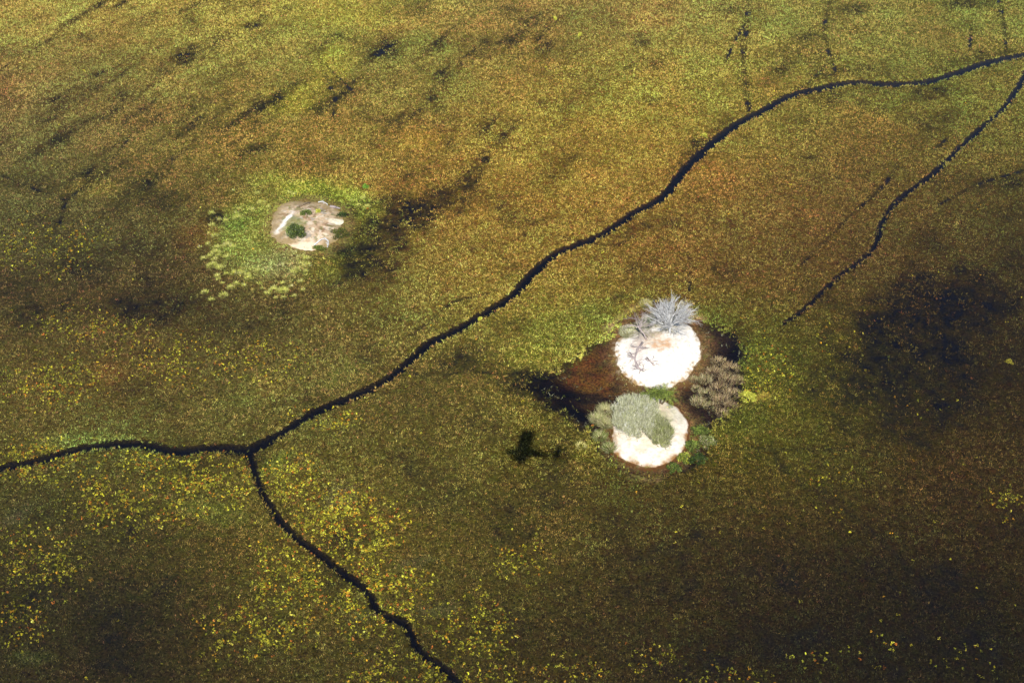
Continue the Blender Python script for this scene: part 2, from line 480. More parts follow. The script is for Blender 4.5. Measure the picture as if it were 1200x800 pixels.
# stands of other plants: (x, y, rx, ry, angle, colour, weight)
TINT = [(330, 270, 95, 62, -8, (124, 120, 42), .8), (310, 250, 55, 34, 0, (138, 138, 48), .75), (290, 285, 45, 40, 0, (148, 146, 60), .7), (370, 222, 70, 16, 8, (150, 158, 44), .9), (425, 245, 28, 20, 30, (146, 146, 44), .85), (385, 318, 60, 16, -6, (122, 116, 38), .7), (430, 275, 26, 22, 0, (112, 108, 34), .6),
        (330, 310, 40, 24, 0, (150, 142, 82), .75), (275, 262, 14, 14, 0, (102, 118, 34), .6), (390, 310, 40, 16, 0, (112, 110, 34), .7), (400, 285, 40, 22, 20, (96, 96, 30), .7),
        (655, 390, 55, 30, -20, (122, 117, 40), .8), (700, 370, 28, 22, 0, (108, 108, 40), .7), (625, 415, 30, 14, -15, (132, 128, 40), .6), (745, 345, 30, 9, 0, (140, 130, 50), .5),
        (893, 425, 28, 34, 10, (96, 94, 28), .8), (885, 480, 26, 26, 0, (92, 90, 27), .75), (835, 372, 26, 14, 20, (100, 100, 34), .6), (860, 500, 32, 20, -20, (94, 96, 27), .6), (700, 525, 34, 16, 0, (120, 112, 36), .6),
        (125, 438, 26, 18, 0, (134, 96, 42), .7), (230, 275, 30, 22, 0, (128, 86, 38), .6), (410, 20, 60, 20, 0, (160, 145, 40), .5), (390, 75, 34, 26, -20, (160, 148, 42), .7), (350, 115, 45, 24, -25, (158, 146, 38), .7),
        (460, 40, 30, 12, -30, (156, 120, 48), .6), (530, 45, 20, 8, 20, (158, 118, 48), .6), (760, 25, 50, 20, 0, (150, 112, 48), .6), (490, 165, 45, 14, -10, (160, 128, 40), .7), (300, 455, 60, 22, -20, (118, 112, 44), .7),
        (400, 440, 35, 14, -20, (112, 112, 44), .6), (90, 515, 60, 12, -5, (118, 120, 50), .7), (320, 545, 30, 12, -30, (122, 128, 44), .7), (250, 600, 50, 14, 10, (110, 116, 40), .5), (20, 605, 28, 12, -30, (110, 108, 74), .35),
        (400, 582, 26, 14, -20, (118, 112, 76), .3), (320, 455, 30, 18, 0, (132, 100, 44), .5), (555, 330, 70, 50, 0, (150, 118, 44), .3), (100, 215, 40, 10, -20, (140, 124, 44), .5), (120, 222, 30, 10, -15, (138, 120, 44), .6),
        (480, 660, 28, 9, -10, (104, 108, 78), .25), (515, 715, 24, 10, -10, (100, 104, 70), .25), (430, 720, 28, 10, -20, (104, 104, 66), .25), (40, 770, 30, 10, 0, (80, 90, 40), .4)]
# where the low yellow-leaved water plants grow: (x, y, rx, ry, amount)
YEL = [(405, 620, 75, 55, 1.0), (240, 560, 70, 40, .85), (150, 590, 90, 40, .5), (350, 680, 60, 60, .75), (440, 700, 70, 50, .6), (470, 790, 70, 40, .5), (40, 540, 70, 30, .5), (60, 450, 70, 35, .4),
       (200, 420, 90, 35, .3), (300, 420, 70, 30, .25), (380, 490, 50, 20, .35), (40, 660, 70, 50, .45), (300, 740, 70, 40, .4), (60, 290, 80, 40, .35), (560, 740, 60, 50, .4), (110, 380, 80, 25, .35),
       (850, 790, 60, 22, .14), (950, 770, 60, 22, .12), (1030, 760, 40, 25, .12), (1130, 770, 40, 25, .15), (1180, 590, 30, 25, .3), (990, 605, 12, 8, .5), (1000, 560, 20, 12, .2), (1080, 470, 60, 20, .08), (1000, 400, 70, 40, .10),
       (610, 655, 40, 40, .25), (340, 560, 40, 30, .7), (20, 730, 40, 40, .4), (150, 540, 90, 14, .45), (900, 440, 40, 40, .3), (960, 560, 20, 10, .3), (560, 800, 60, 30, .3), (660, 790, 60, 25, .25), (760, 770, 50, 25, .18)]

# pool of clear brown water round the twin islets (x, y)
POOL = [(622, 452), (640, 440), (662, 431), (680, 418), (696, 405), (716, 396), (735, 372), (775, 352), (812, 376), (840, 384), (860, 397), (872, 412), (864, 432), (870, 455), (864, 476), (846, 490),
        (828, 500), (822, 530), (800, 549), (762, 556), (728, 547), (706, 528), (694, 505), (682, 500), (668, 488), (648, 474), (632, 464)]
POOLW = np.array([at(*p)[:2] for p in POOL])


def poly_sd(P, G):
    """signed distance to a polygon, negative inside"""
    d = np.full(len(P), 1e9)
    inside = np.zeros(len(P), bool)
    lo = G.min(0) - 10; hi = G.max(0) + 10
    idx = np.where(((P > lo) & (P < hi)).all(1))[0]
    Q = P[idx]; dd = d[idx]; ins = inside[idx]
    n = len(G)
    for i in range(n):
        a = G[i]; b = G[(i + 1) % n]
        e = b - a; r = Q - a
        t = np.clip((r @ e) / (e @ e), 0, 1)
        q = r - t[:, None] * e
        np.minimum(dd, np.sqrt((q * q).sum(1)), out=dd)
        c = ((a[1] > Q[:, 1]) != (b[1] > Q[:, 1]))
        xi = a[0] + (Q[:, 1] - a[1]) / (b[1] - a[1] + 1e-12) * (b[0] - a[0])
        ins ^= c & (Q[:, 0] < xi)
    d[idx] = np.where(ins, -dd, dd)
    return d


# islets: centre x, y and half sizes as seen, crest height in metres
ISL = {'A': (771, 408, 50, 43, 1.3), 'B': (762, 505, 47, 41, 1.0), 'C': (362, 264, 47, 31, 1.1)}


def isl_r(P, k):
    c = ISL[k]
    return blob(P, c[0], c[1], c[2], c[3])


FARLEFT_DIR = at(210, 140)[:2] - at(60, 250)[:2]
FARLEFT_DIR /= np.linalg.norm(FARLEFT_DIR)


def survey(P):
    """colour and openness of the growth at ground points P"""
    n = len(P)
    wsum = np.zeros(n); c = np.zeros((n, 3))
    for a, col, s in zip(AXY, ACL, ASG):
        d2 = ((P - a) ** 2).sum(1) / (s * s)
        ww = np.exp(-0.5 * np.minimum(d2, 60)) + 1e-9
        wsum += ww; c += ww[:, None] * col
    c /= wsum[:, None]
    x, y = P[:, 0], P[:, 1]
    wob = 0.55 * (fbm(x / 5.0, y / 5.0, 3) - 0.5) * 2
    for (px, py, rx, ry, an, col, wt) in TINT:
        r = blob(P, px, py, rx, ry, an)
        m = 0.82 * wt * (1 - sstep(0.25, 1.25, r + wob * 0.9))
        c = c * (1 - m[:, None]) + lin(col) * m[:, None]
    op = np.zeros(n)
    for (px, py, rx, ry, an, s) in DARK:
        r = blob(P, px, py, rx, ry, an)
        sf = 0.9 if min(rx, ry) > 5 else 0.35
        m = (0.9 if py > 230 else 0.78) * s * (1 - sstep(1 - sf * 0.95, 1 + sf * 0.7, r + wob * 1.1 * sf))
        op = 1 - (1 - op) * (1 - np.clip(m, 0, 1))
    # streaks left by the flow of the flood, strongest far left
    u = x * FARLEFT_DIR[0] + y * FARLEFT_DIR[1]
    v = -x * FARLEFT_DIR[1] + y * FARLEFT_DIR[0]
    st = fbm(u / 26, v / 5.5, 21, 4)
    far = sstep(170, 300, y) * (1 - sstep(-30, 60, x))
    op = 1 - (1 - op) * (1 - 0.65 * far * sstep(0.52, 0.78, st))
    g = fbm(x / 9, y / 9, 31, 4)
    op = 1 - (1 - op) * (1 - 0.35 * sstep(0.50, 0.78, g))
    return c, op


MATK = 0.52


def mixc(a, b, m):
    m = np.asarray(m)[:, None]
    return a * (1 - m) + b * m


def trail_open(P):
    t = np.zeros(len(P))
    x, y = P[:, 0], P[:, 1]
    for i, s in enumerate(TR):
        d = seg_dist(P, s)
        gate = 0.44 + 0.56 * sstep(0.35, 0.75, fbm(x / 2.6, y / 2.6, 90 + i, 2))
        t = np.maximum(t, (0.62 if i in (8, 9) else 1.0) * gate * (1 - sstep(-0.25, 0.5, d)))
    return t


# ---------------------------------------------------------------- the ground under the water
NX, NY = 560, 470
gy = 86.0 * (366.0 / 86.0) ** np.linspace(0, 1, NY)
GY, GU = np.meshgrid(gy, np.linspace(-1, 1, NX), indexing='ij')
GX = GU * (600 / F * np.sqrt(GY * GY + H * H) * 1.02 + 24)
P = np.stack([GX.ravel(), GY.ravel()], 1)
chd = np.min([seg_dist(P, s) for s in CH], 0)
pd = poly_sd(P, POOLW)
n1 = fbm(P[:, 0] / 3, P[:, 1] / 3, 41)
nf = fbm(P[:, 0] / 0.9, P[:, 1] / 0.9, 43, 3)
matcol, gop = survey(P)
tro_g = trail_open(P)
yel = np.zeros(len(P))
for (px, py, rx, ry, q_) in YEL: yel = np.maximum(yel, q_ * (1 - sstep(0.2, 1.25, blob(P, px, py, rx, ry))))
SV = np.column_stack([matcol, gop, yel, tro_g]).reshape(NY, NX, 6)
tro = tro_g
# soaked mat of moss and dead leaves; it dips under water in the open patches, trails and channels
nm = fbm(P[:, 0] / 2.6, P[:, 1] / 2.6, 47, 4)
low = np.clip(gop + ((nf - 0.5) * 0.9 + (nm - 0.5) * 0.9) * sstep(0.05, 0.5, gop), 0, 1.3)
Z = 0.09 - 0.30 * sstep(0.80, 1.15, low) - 0.22 * sstep(0.72, 1.0, tro + (nf - 0.5) * 0.7) + 0.10 * (nf - 0.5)
Z = np.where(chd < 1.2, np.minimum(Z, -0.14 - 1.1 * (1 - sstep(-0.8, 0.35, chd)) + 0.25 * sstep(0.1, 0.5, chd)), Z)
Z = np.where(pd < 1.0, np.minimum(Z, -0.10 - 0.75 * (1 - sstep(-4, 0.3, pd))), Z)
peat = np.tile(np.array([0.007, 0.0065, 0.0055]), (len(P), 1))
matcol = matcol * np.array([0.97, 1.01, 0.95]) * MATK * (0.6 + 0.8 * nf[:, None])
bedcol = mixc(matcol, peat, np.clip(np.maximum(0.93 * sstep(0.0, 0.95, low), tro * 0.8), 0, 1))
bedcol = mixc(bedcol, np.array([0.004, 0.004, 0.006]), 1 - sstep(-0.3, 0.45, chd))
po = fbm(P[:, 0] / 7 + 3, P[:, 1] / 3.2, 52, 4)
orange = lin((140, 102, 46)); umber = lin((70, 56, 36))
pcx = at(692, 440)[:2]
om = sstep(0.44, 0.64, po) * (1 - sstep(3, 12, np.hypot(*(P - pcx).T)))
pc = mixc(np.tile(umber, (len(P), 1)), orange, om)
# the left tip and the reedy right rim are deep and floored with black mud
dl = sstep(0.35, 1.0, blob(P, 648, 455, 60, 22, 20)); dr = sstep(0.3, 1.0, blob(P, 868, 425, 30, 60, 0)); db = sstep(.4, 1.0, blob(P, 672, 482, 34, 16, 20))
pc = pc * (0.10 + 0.90 * (dl * dr * db)[:, None])
bedcol = mixc(bedcol, pc, 1 - sstep(-1.0, 0.3, pd))
for k, rim in (('A', 1.46), ('B', 1.42), ('C', 1.30)):
    r = isl_r(P, k) + 0.4 * (n1 - 0.5)
    bedcol = mixc(bedcol, lin((190, 160, 112)) if k != 'C' else lin((120, 104, 56)), 0.9 * (1 - sstep(0.95, rim, r)))
    Z = np.where(r < 1.6, np.maximum(Z, -0.10 - 0.5 * sstep(0.9, 1.6, r)), Z)
V = np.stack([P[:, 0], P[:, 1], Z], 1)
I = np.arange(NX * NY).reshape(NY, NX)
Q = np.stack([I[:-1, :-1].ravel(), I[:-1, 1:].ravel(), I[1:, 1:].ravel(), I[1:, :-1].ravel()], 1)
# skirt of large sheets out to the horizon, joined to the same mesh
B = 9000.0
h0, h1 = GX[0, -1], GX[-1, -1]
sk = np.array([(-B, -B), (B, -B), (B, B), (-B, B), (-h0, gy[0]), (h0, gy[0]), (h1, gy[-1]), (-h1, gy[-1])])
b0 = len(V)
V = np.vstack([V, np.column_stack([sk, np.full(8, 0.03)])])
bedcol = np.vstack([bedcol, np.tile(lin((80, 70, 34)), (8, 1))])
Q = np.vstack([Q, [[b0, b0 + 1, b0 + 5, b0 + 4], [b0 + 1, b0 + 2, b0 + 6, b0 + 5], [b0 + 2, b0 + 3, b0 + 7, b0 + 6], [b0 + 3, b0, b0 + 4, b0 + 7]]])
ground = link('ground', mesh_np('ground', V, Q, attrs=bedcol, smooth=True), M_BED)
tag(ground, 'dark peaty marsh bed under the flooded sedge', 'ground', kind='structure')
me = bpy.data.meshes.new('water')
me.from_pydata([(-B, -B, 0), (B, -B, 0), (B, B, 0), (-B, B, 0)], [], [(0, 1, 2, 3)])
water = link('water', me, M_WATER)
tag(water, 'still dark marsh water filling the channels and the pool', 'water', kind='structure')


def look_up(P):
    """the survey, read back from the ground's own grid"""
    fy = np.clip(np.log(P[:, 1] / 86.0) / math.log(366.0 / 86.0), 0, 1) * (NY - 1)
    hw = 600 / F * np.sqrt(P[:, 1] ** 2 + H * H) * 1.02 + 24
    fx = np.clip((P[:, 0] / hw + 1) / 2, 0, 1) * (NX - 1)
    iy = np.minimum(fy.astype(int), NY - 2); ix = np.minimum(fx.astype(int), NX - 2)
    ty = (fy - iy)[:, None]; tx = (fx - ix)[:, None]
    q = (SV[iy, ix] * (1 - tx) + SV[iy, ix + 1] * tx) * (1 - ty) + (SV[iy + 1, ix] * (1 - tx) + SV[iy + 1, ix + 1] * tx) * ty
    return q[:, :3], q[:, 3], q[:, 4]


# ---------------------------------------------------------------- islets
def islet(key, name, label, colour_fn, seed, rag=0.10):
    c = ISL[key]
    cw = at(c[0], c[1])[:2]
    J = jac(c[0], c[1])
    NR, NA = 70, 220
    V = []; CC = []
    rs = np.linspace(0, 1.28, NR) ** 0.85
    T = np.linspace(0, 2 * math.pi, NA, endpoint=False)
    rr, tt = np.meshgrid(rs, T, indexing='ij')
    rr = rr.ravel(); tt = tt.ravel()
    edge = 1 + 0.02 * (fbm(np.cos(tt) * 7 + 9, np.sin(tt) * 7 + 9, seed + 3, 3) - 0.5) * 2 + rag * (fbm(np.cos(tt) * 1.9 + 5, np.sin(tt) * 1.9 + 5, seed, 4) - 0.5) * 2
    u = rr * edge * np.cos(tt) * c[2]; v = rr * edge * np.sin(tt) * c[3]
    pos = cw + np.stack([u, v], 1) @ J.T
    prof = np.where(rr < 1, c[4] * (1 - sstep(0.15, 1.06, rr)) ** 0.8, 0)
    z = prof + 0.10 - 0.55 * sstep(0.88, 1.28, rr)
    z = z + (fbm(pos[:, 0] / 1.3, pos[:, 1] / 1.3, seed + 5, 4) - 0.5) * 0.34 * (1 - 0.8 * sstep(0.6, 0.95, rr)) * (1 - sstep(0.9, 1.15, rr))
    col = colour_fn(rr, u + c[0], v + c[1], pos)
    I = np.arange(NR * NA).reshape(NR, NA)
    I2 = np.roll(I, -1, 1)
    Q = np.stack([I[:-1].ravel(), I2[:-1].ravel(), I2[1:].ravel(), I[1:].ravel()], 1)[:, ::-1]
    V3 = np.column_stack([pos - cw, z])
    o = link(name, mesh_np(name, V3, Q, attrs=col, smooth=True), M_SALT)
    o.location = (cw[0], cw[1], 0)
    tag(o, label, 'islet', kind='structure')
    ISZ[key] = (pos, z)
    return o


ISZ = {}
SALT = lin((226, 220, 210)); PEACH = lin((205, 178, 150)); TAN = lin((150, 122, 78)); BROWN = lin((96, 68, 40)); GREYG = lin((158, 152, 118))


def col_a(r, u, v, pos):
    n = fbm(pos[:, 0] / 1.1, pos[:, 1] / 1.1, 61, 4)
    n2 = fbm(pos[:, 0] / 0.5, pos[:, 1] / 0.5, 63, 3)
    c = np.tile(SALT, (len(r), 1))
    def e(px, py, rx, ry): return np.hypot((u - px) / rx, (v - py) / ry) + 0.8 * (n - 0.5)
    c = mixc(c, PEACH * 0.8, 0.85 * (1 - sstep(0.3, 1.2, e(764, 404, 28, 16) + 1.0 * (n2 - 0.5))))
    c = mixc(c, lin((190, 146, 104)), 0.7 * (1 - sstep(0.1, 1.2, e(777, 410, 17, 7) + 1.4 * (n2 - 0.5))))
    c = mixc(c, lin((124, 122, 86)), 0.9 * (1 - sstep(0.5, 1.1, e(736, 387, 22, 15))))
    c = mixc(c, GREYG * 0.75, 0.9 * (1 - sstep(0.6, 1.1, e(757, 378, 50, 24))))
    c = mixc(c, lin((185, 172, 165)), 0.5 * (1 - sstep(0.5, 1.1, e(748, 416, 10, 22))))
    c = mixc(c, SALT, 1 - sstep(0.5, 1.0, e(768, 391, 9, 4)))
    c = mixc(c, lin((206, 196, 178)), 0.6 * sstep(0.45, 0.7, n2))
    c = mixc(c, TAN, sstep(0.88, 1.06, r + 0.35 * (n - 0.5) + 0.2 * (n2 - 0.5)))
    return mixc(c, BROWN, sstep(1.06, 1.22, r))


def col_b(r, u, v, pos):
    n = fbm(pos[:, 0] / 1.1, pos[:, 1] / 1.1, 71, 4)
    c = np.tile(lin((216, 207, 193)), (len(r), 1))
    def e(px, py, rx, ry): return np.hypot((u - px) / rx, (v - py) / ry) + 0.8 * (n - 0.5)
    c = mixc(c, lin((176, 168, 128)), 0.85 * (1 - sstep(0.4, 1.2, e(762, 492, 36, 26))))
    c = mixc(c, lin((204, 186, 158)), 0.7 * sstep(0.45, 0.7, n))
    c = mixc(c, lin((140, 104, 62)), sstep(0.90, 1.03, r + 0.2 * (n - 0.5)))
    return mixc(c, BROWN, sstep(1.02, 1.2, r))


def col_c(r, u, v, pos):
    n = fbm(pos[:, 0] / 1.6, pos[:, 1] / 1.6, 81, 4)
    n2 = fbm(pos[:, 0] / 0.8, pos[:, 1] / 0.8, 83, 3)
    c = np.tile(lin((184, 160, 130)), (len(r), 1))
    def e(px, py, rx, ry): return np.hypot((u - px) / rx, (v - py) / ry) + 0.8 * (n - 0.5)
    c = mixc(c, lin((136, 106, 78)), 0.85 * sstep(0.42, 0.62, n))
    c = mixc(c, lin((140, 134, 124)), 0.8 * (1 - sstep(0.30, 0.42, fbm(pos[:, 0] / 1.1, pos[:, 1] / 1.1, 87, 3))))
    c = mixc(c, lin((206, 192, 170)), 0.7 * sstep(0.5, 0.7, n2))
    c = mixc(c, lin((104, 104, 56)), 0.75 * sstep(0.60, 0.74, fbm(pos[:, 0] / 0.9 + 7, pos[:, 1] / 0.9, 85, 3)))
    c = mixc(c, lin((146, 126, 88)), 0.9 * sstep(0.6, 0.92, r + 0.35 * (n - 0.5)))
    c = mixc(c, lin((120, 124, 70)), 0.7 * (1 - sstep(0.5, 1.1, e(344, 268, 17, 13))))
    # salt rim on the left and the eroded pale ground on the right
    s = (u - 334) * 0.72 + (v - 263) * 0.69
    t = -(u - 334) * 0.69 + (v - 263) * 0.72
    c = mixc(c, SALT, (1 - sstep(1.0, 4.0, np.abs(s) + 9 * (n - .42) + 4 * (n2 - .5))) * (1 - sstep(10, 19, np.abs(t))))
    c = mixc(c, lin((214, 206, 180)), 1 - sstep(0.5, 1.0, e(398, 262, 13, 5)))
    c = mixc(c, lin((225, 200, 172)), 0.9 * (1 - sstep(0.6, 1.1, e(352, 291, 32, 6))))
    c = mixc(c, lin((128, 108, 62)), sstep(0.96, 1.10, r + 0.3 * (n - 0.5)))
    return mixc(c, lin((92, 84, 38)), sstep(1.08, 1.22, r))


islet('A', 'salt_islet', 'bright white salt crusted islet with the leafless silver tree', col_a, 101, 0.15)
islet('B', 'salt_islet', 'white rimmed round islet topped by grey green bushes beside the brown pool', col_b, 113, 0.12)
islet('C', 'earth_islet', 'pinkish bare earth islet with a white streak, set in lime green grass', col_c, 127, 0.20)


def zat(p):
    """height of the ground or islet under a point"""
    best = 0.0
    for k, (pos, z) in ISZ.items():
        d = ((pos - np.asarray(p[:2])) ** 2).sum(1)
        i = int(d.argmin())
        if d[i] < 0.6: best = max(best, float(z[i]))
    return best


def ground_at(px, py):
    p = at(px, py)
    p[2] = zat(p)
    q = at(px, py, p[2])
    q[2] = max(0.0, zat(q))
    return q


# ---------------------------------------------------------------- the sedge marsh
def scatter(n, margin=22.0):
    """random ground points over the stretch in view and a strip beyond it, thinner with distance"""
    y = 88 + (362 - 88) * rng.random(int(n * 2.6))
    half = 600 / F * np.sqrt(y * y + H * H) * 1.02 + margin
    keep = rng.random(len(y)) < (half / half.max()) * (150.0 / (60 + y)) ** 0.55
    y = y[keep]; half = half[keep]
    x = (rng.random(len(y)) * 2 - 1) * half
    return np.stack([x, y], 1)[:n]


def blades(P, cols, k, L, Wd, lean, spread, zb, jit=0.16, z0=None):
    """k pointed blades round every point -> vertices, triangles, face colours"""
    n = len(P)
    a = rng.random((n, k)) * 2 * math.pi
    s = np.sqrt(rng.random((n, k))) * spread
    bx = P[:, 0, None] + s * np.cos(a); by = P[:, 1, None] + s * np.sin(a)
    az = a + rng.normal(0, 0.7, (n, k))
    ln = np.clip(rng.normal(lean, 0.28, (n, k)), 0.05, 1.45)
    LL = (L[:, None] if np.ndim(L) else L) * rng.uniform(0.6, 1.25, (n, k))
    WW = (Wd[:, None] if np.ndim(Wd) else Wd) * rng.uniform(0.7, 1.3, (n, k))
    tx = bx + LL * np.sin(ln) * np.cos(az); ty = by + LL * np.sin(ln) * np.sin(az)
    tz = zb + LL * np.cos(ln)
    wa = az + math.pi / 2 + rng.normal(0, 0.6, (n, k))
    wx = np.cos(wa) * WW / 2; wy = np.sin(wa) * WW / 2
    zz = np.full((n, k), zb)
    if z0 is not None:
        zz = zz + z0[:, None]; tz = tz + z0[:, None]
    v0 = np.stack([bx - wx, by - wy, zz], -1); v1 = np.stack([bx + wx, by + wy, zz], -1); v2 = np.stack([tx, ty, tz], -1)
    V = np.stack([v0, v1, v2], 2).reshape(-1, 3)
    c = np.repeat(cols, k, 0) * rng.lognormal(0, jit, (n * k, 1))
    return V, c


def clear_of(P, edge=0.0, isl=1.06, wob=0.45):
    """True where plants can stand: out of the channels, the pool and the islets"""
    x, y = P[:, 0], P[:, 1]
    nz = (fbm(x / 0.9, y / 0.9, 5, 2) - 0.5) * 2 * wob
    nb = (fbm(x / 3.2, y / 3.2, 6, 3) - 0.5) * 2
    d = np.min([seg_dist(P, s) for s in CH], 0)
    ok = d > edge + nz * 0.2 + nb * 0.40
    ok |= (d > -0.4) & (_hash(np.floor(x * 91), np.floor(y * 91), 3) < 0.03)
    p2 = poly_sd(P, POOLW)
    ok &= p2 > nz * 2.2 + (fbm(x / 2.4, y / 2.4, 66, 3) - 0.55) * 3.2
    for k in ISL: ok &= isl_r(P, k) > isl + (nz * 0.25 - 0.08 if k == 'C' else 0)
    return ok, d, p2


P = scatter(820000)
c, op, yl = look_up(P)
lum = c @ np.array([0.21, 0.72, 0.07])
thin = np.clip(1.02 - (lum / 0.16) ** 0.55, 0, 0.55)                # fewer plants where the survey is dark, partly from corner vignette
opm = op + ((fbm(P[:, 0] / 1.5, P[:, 1] / 1.5, 27, 3) - 0.5) * 1.3 + (fbm(P[:, 0] / 5, P[:, 1] / 5, 28, 2) - 0.5) * 0.6) * sstep(0.04, 0.4, op)
first = (1 - np.clip(opm * 1.05, 0, 1) * 0.95) * (1 - thin * 0.8)
kp = rng.random(len(P)) < first
P = P[kp]; c = c[kp]; op = op[kp]; yl = yl[kp]
gap = fbm(P[:, 0] / 0.42, P[:, 1] / 0.42, 9, 2)
gap2 = fbm(P[:, 0] / 2.4, P[:, 1] / 2.4, 19, 2)
kp = rng.random(len(P)) < 0.26 + 0.74 * sstep(0.38, 0.58, 0.75 * gap + 0.25 * gap2)
P = P[kp]; c = c[kp]; op = op[kp]; yl = yl[kp]
ok, dch, dpl = clear_of(P, 0.05)
P = P[ok]; c = c[ok]; op = op[ok]; yl = yl[ok]
x, y = P[:, 0], P[:, 1]
keepp = 1 - trail_open(P)
kp = rng.random(len(P)) < keepp
P = P[kp]; c = c[kp]; op = op[kp]; x = x[kp]; y = y[kp]; yl = yl[kp]
n = len(P)
# individual plants: value and hue scatter, patchy at a few metres
sg = 0.42 - 0.20 * sstep(130, 300, y)
val = np.exp(rng.normal(0, 1, n) * sg) * (1 - 0.28 * yl) * (0.62 + 0.76 * fbm(x / 9, y / 9, 24, 4)) * (0.70 + 0.6 * fbm(x / 2.2, y / 2.2, 14, 3))
hue = rng.normal(0, 0.15, n) + 0.7 * (fbm(x / 6, y / 6, 15, 4) - 0.5) + 0.9 * (fbm(x / 22, y / 22, 16, 3) - 0.5) - 0.05 - 0.06 * np.clip((c[:, 0] / c[:, 1] - 1.05) / 0.4, -1.2, 1)
leaf = (0.92 * c + 0.08 * (c @ np.array([0.25, 0.65, 0.10]))[:, None]) * 1.80 * val[:, None]
leaf[:, 0] *= np.exp(0.40 * hue - 0.03); leaf[:, 1] *= np.exp(-0.35 * hue); leaf[:, 2] *= np.exp(-0.1 * hue)
pink = rng.random(n) < 0.07
leaf[pink] *= np.array([1.25, 0.82, 1.25])
leaf = leaf * (1 - 0.55 * np.clip(op, 0, 1)[:, None])
leaf = np.clip(leaf, 0.004, 0.62)
scale = 0.34 + 0.22 * (y / 340)
L = scale * rng.uniform(0.75, 1.2, n)
V1, C1 = blades(P, leaf, 4, L, 0.30 * scale, 0.85, 0.16, 0.02)
marsh = link('marsh_sedge', mesh_np('marsh_sedge', V1, np.arange(len(V1)).reshape(-1, 3), col=C1), M_SEDGE)
tag(marsh, 'golden and olive sedge covering the flooded plain', 'sedge', kind='stuff')

# low yellow-leaved water plants, thick in the near left
P = scatter(560000, 12.0)
cc, op, yy = look_up(P)
cl = fbm(P[:, 0] / 1.8, P[:, 1] / 1.8, 77, 3)
pr = (0.003 + yy) * (1 - np.clip(op * 1.3, 0, 1)) * (0.22 + 0.9 * sstep(0.36, 0.62, cl))
P = P[rng.random(len(P)) < pr * 0.95]
ok, dch, dpl = clear_of(P, 0.0)
P = P[ok]
kp = rng.random(len(P)) < 1 - trail_open(P)
P = P[kp]; n = len(P)
cc, op, _ = look_up(P)
pal = np.array([lin((206, 192, 52)), lin((188, 182, 60)), lin((212, 160, 48)), lin((170, 164, 50)), lin((214, 200, 84)), lin((196, 120, 52)), lin((150, 152, 52))])
pick = rng.choice(len(pal), n, p=[.17, .19, .12, .20, .06, .06, .20])
lum = np.clip((cc @ np.array([0.21, 0.72, 0.07])) / 0.11, 0.35, 1.15)
leafc = pal[pick] * rng.lognormal(-0.38, 0.48, (n, 1)) * (0.35 + 0.65 * lum)[:, None]
k = 5
a = rng.random((n, k)) * 2 * math.pi
rad = np.sqrt(rng.random((n, k))) * (0.24 * rng.uniform(0.4, 1.5, n))[:, None]
cx = P[:, 0, None] + rad * np.cos(a); cy = P[:, 1, None] + rad * np.sin(a)
cz = 0.22 + 0.22 * rng.random((n, k)) - 0.3 * rad
sz = rng.uniform(0.065, 0.14, (n, k))
th = rng.random((n, k)) * 2 * math.pi
ux = np.stack([np.cos(th), np.sin(th), rng.normal(0, 0.35, (n, k))], -1)
vx = np.stack([-np.sin(th), np.cos(th), rng.normal(0, 0.35, (n, k))], -1)
ce = np.stack([cx, cy, cz], -1)
Vl = np.stack([ce - ux * sz[..., None] * 1.25, ce - vx * sz[..., None] * 0.8, ce + ux * sz[..., None] * 1.25, ce + vx * sz[..., None] * 0.8], 2).reshape(-1, 3)
Cl = np.repeat(leafc, k, 0) * rng.lognormal(0, 0.12, (n * k, 1))
yp = link('yellow_water_plants', mesh_np('yellow_water_plants', Vl, np.arange(len(Vl)).reshape(-1, 4), col=np.clip(Cl, 0, .75)), M_LEAF)
tag(yp, 'low yellow and orange leaved water plants flecking the marsh', 'water plants', kind='stuff')

# floating leaves and reed litter on the pool
P = np.stack([rng.uniform(POOLW[:, 0].min(), POOLW[:, 0].max(), 9000), rng.uniform(POOLW[:, 1].min(), POOLW[:, 1].max(), 9000)], 1)
d = poly_sd(P, POOLW)
okp = (d < -0.1) & (isl_r(P, 'A') > 1.12) & (isl_r(P, 'B') > 1.1)
edge = np.exp(d / 1.4)
left = 1 - sstep(0.4, 1.1, blob(P, 652, 458, 46, 20, 20))
kp = okp & (rng.random(len(P)) < 0.02 + 0.35 * edge + 0.05 * left)
P = P[kp]; n = len(P)
pc = np.array([lin((120, 118, 60)), lin((96, 84, 48)), lin((140, 140, 110)), lin((100, 110, 40))])[rng.integers(0, 4, n)] * rng.lognormal(-0.5, .3, (n, 1))
V3, C3 = blades(P, pc, 4, rng.uniform(0.35, 0.8, n), 0.12, 1.15, 0.2, 0.01)
rl = link('floating_reed_litter', mesh_np('floating_reed_litter', V3, np.arange(len(V3)).reshape(-1, 3), col=C3), M_SEDGE)
tag(rl, 'sparse floating leaves and reed litter on the dark pool', 'reed litter', kind='stuff')


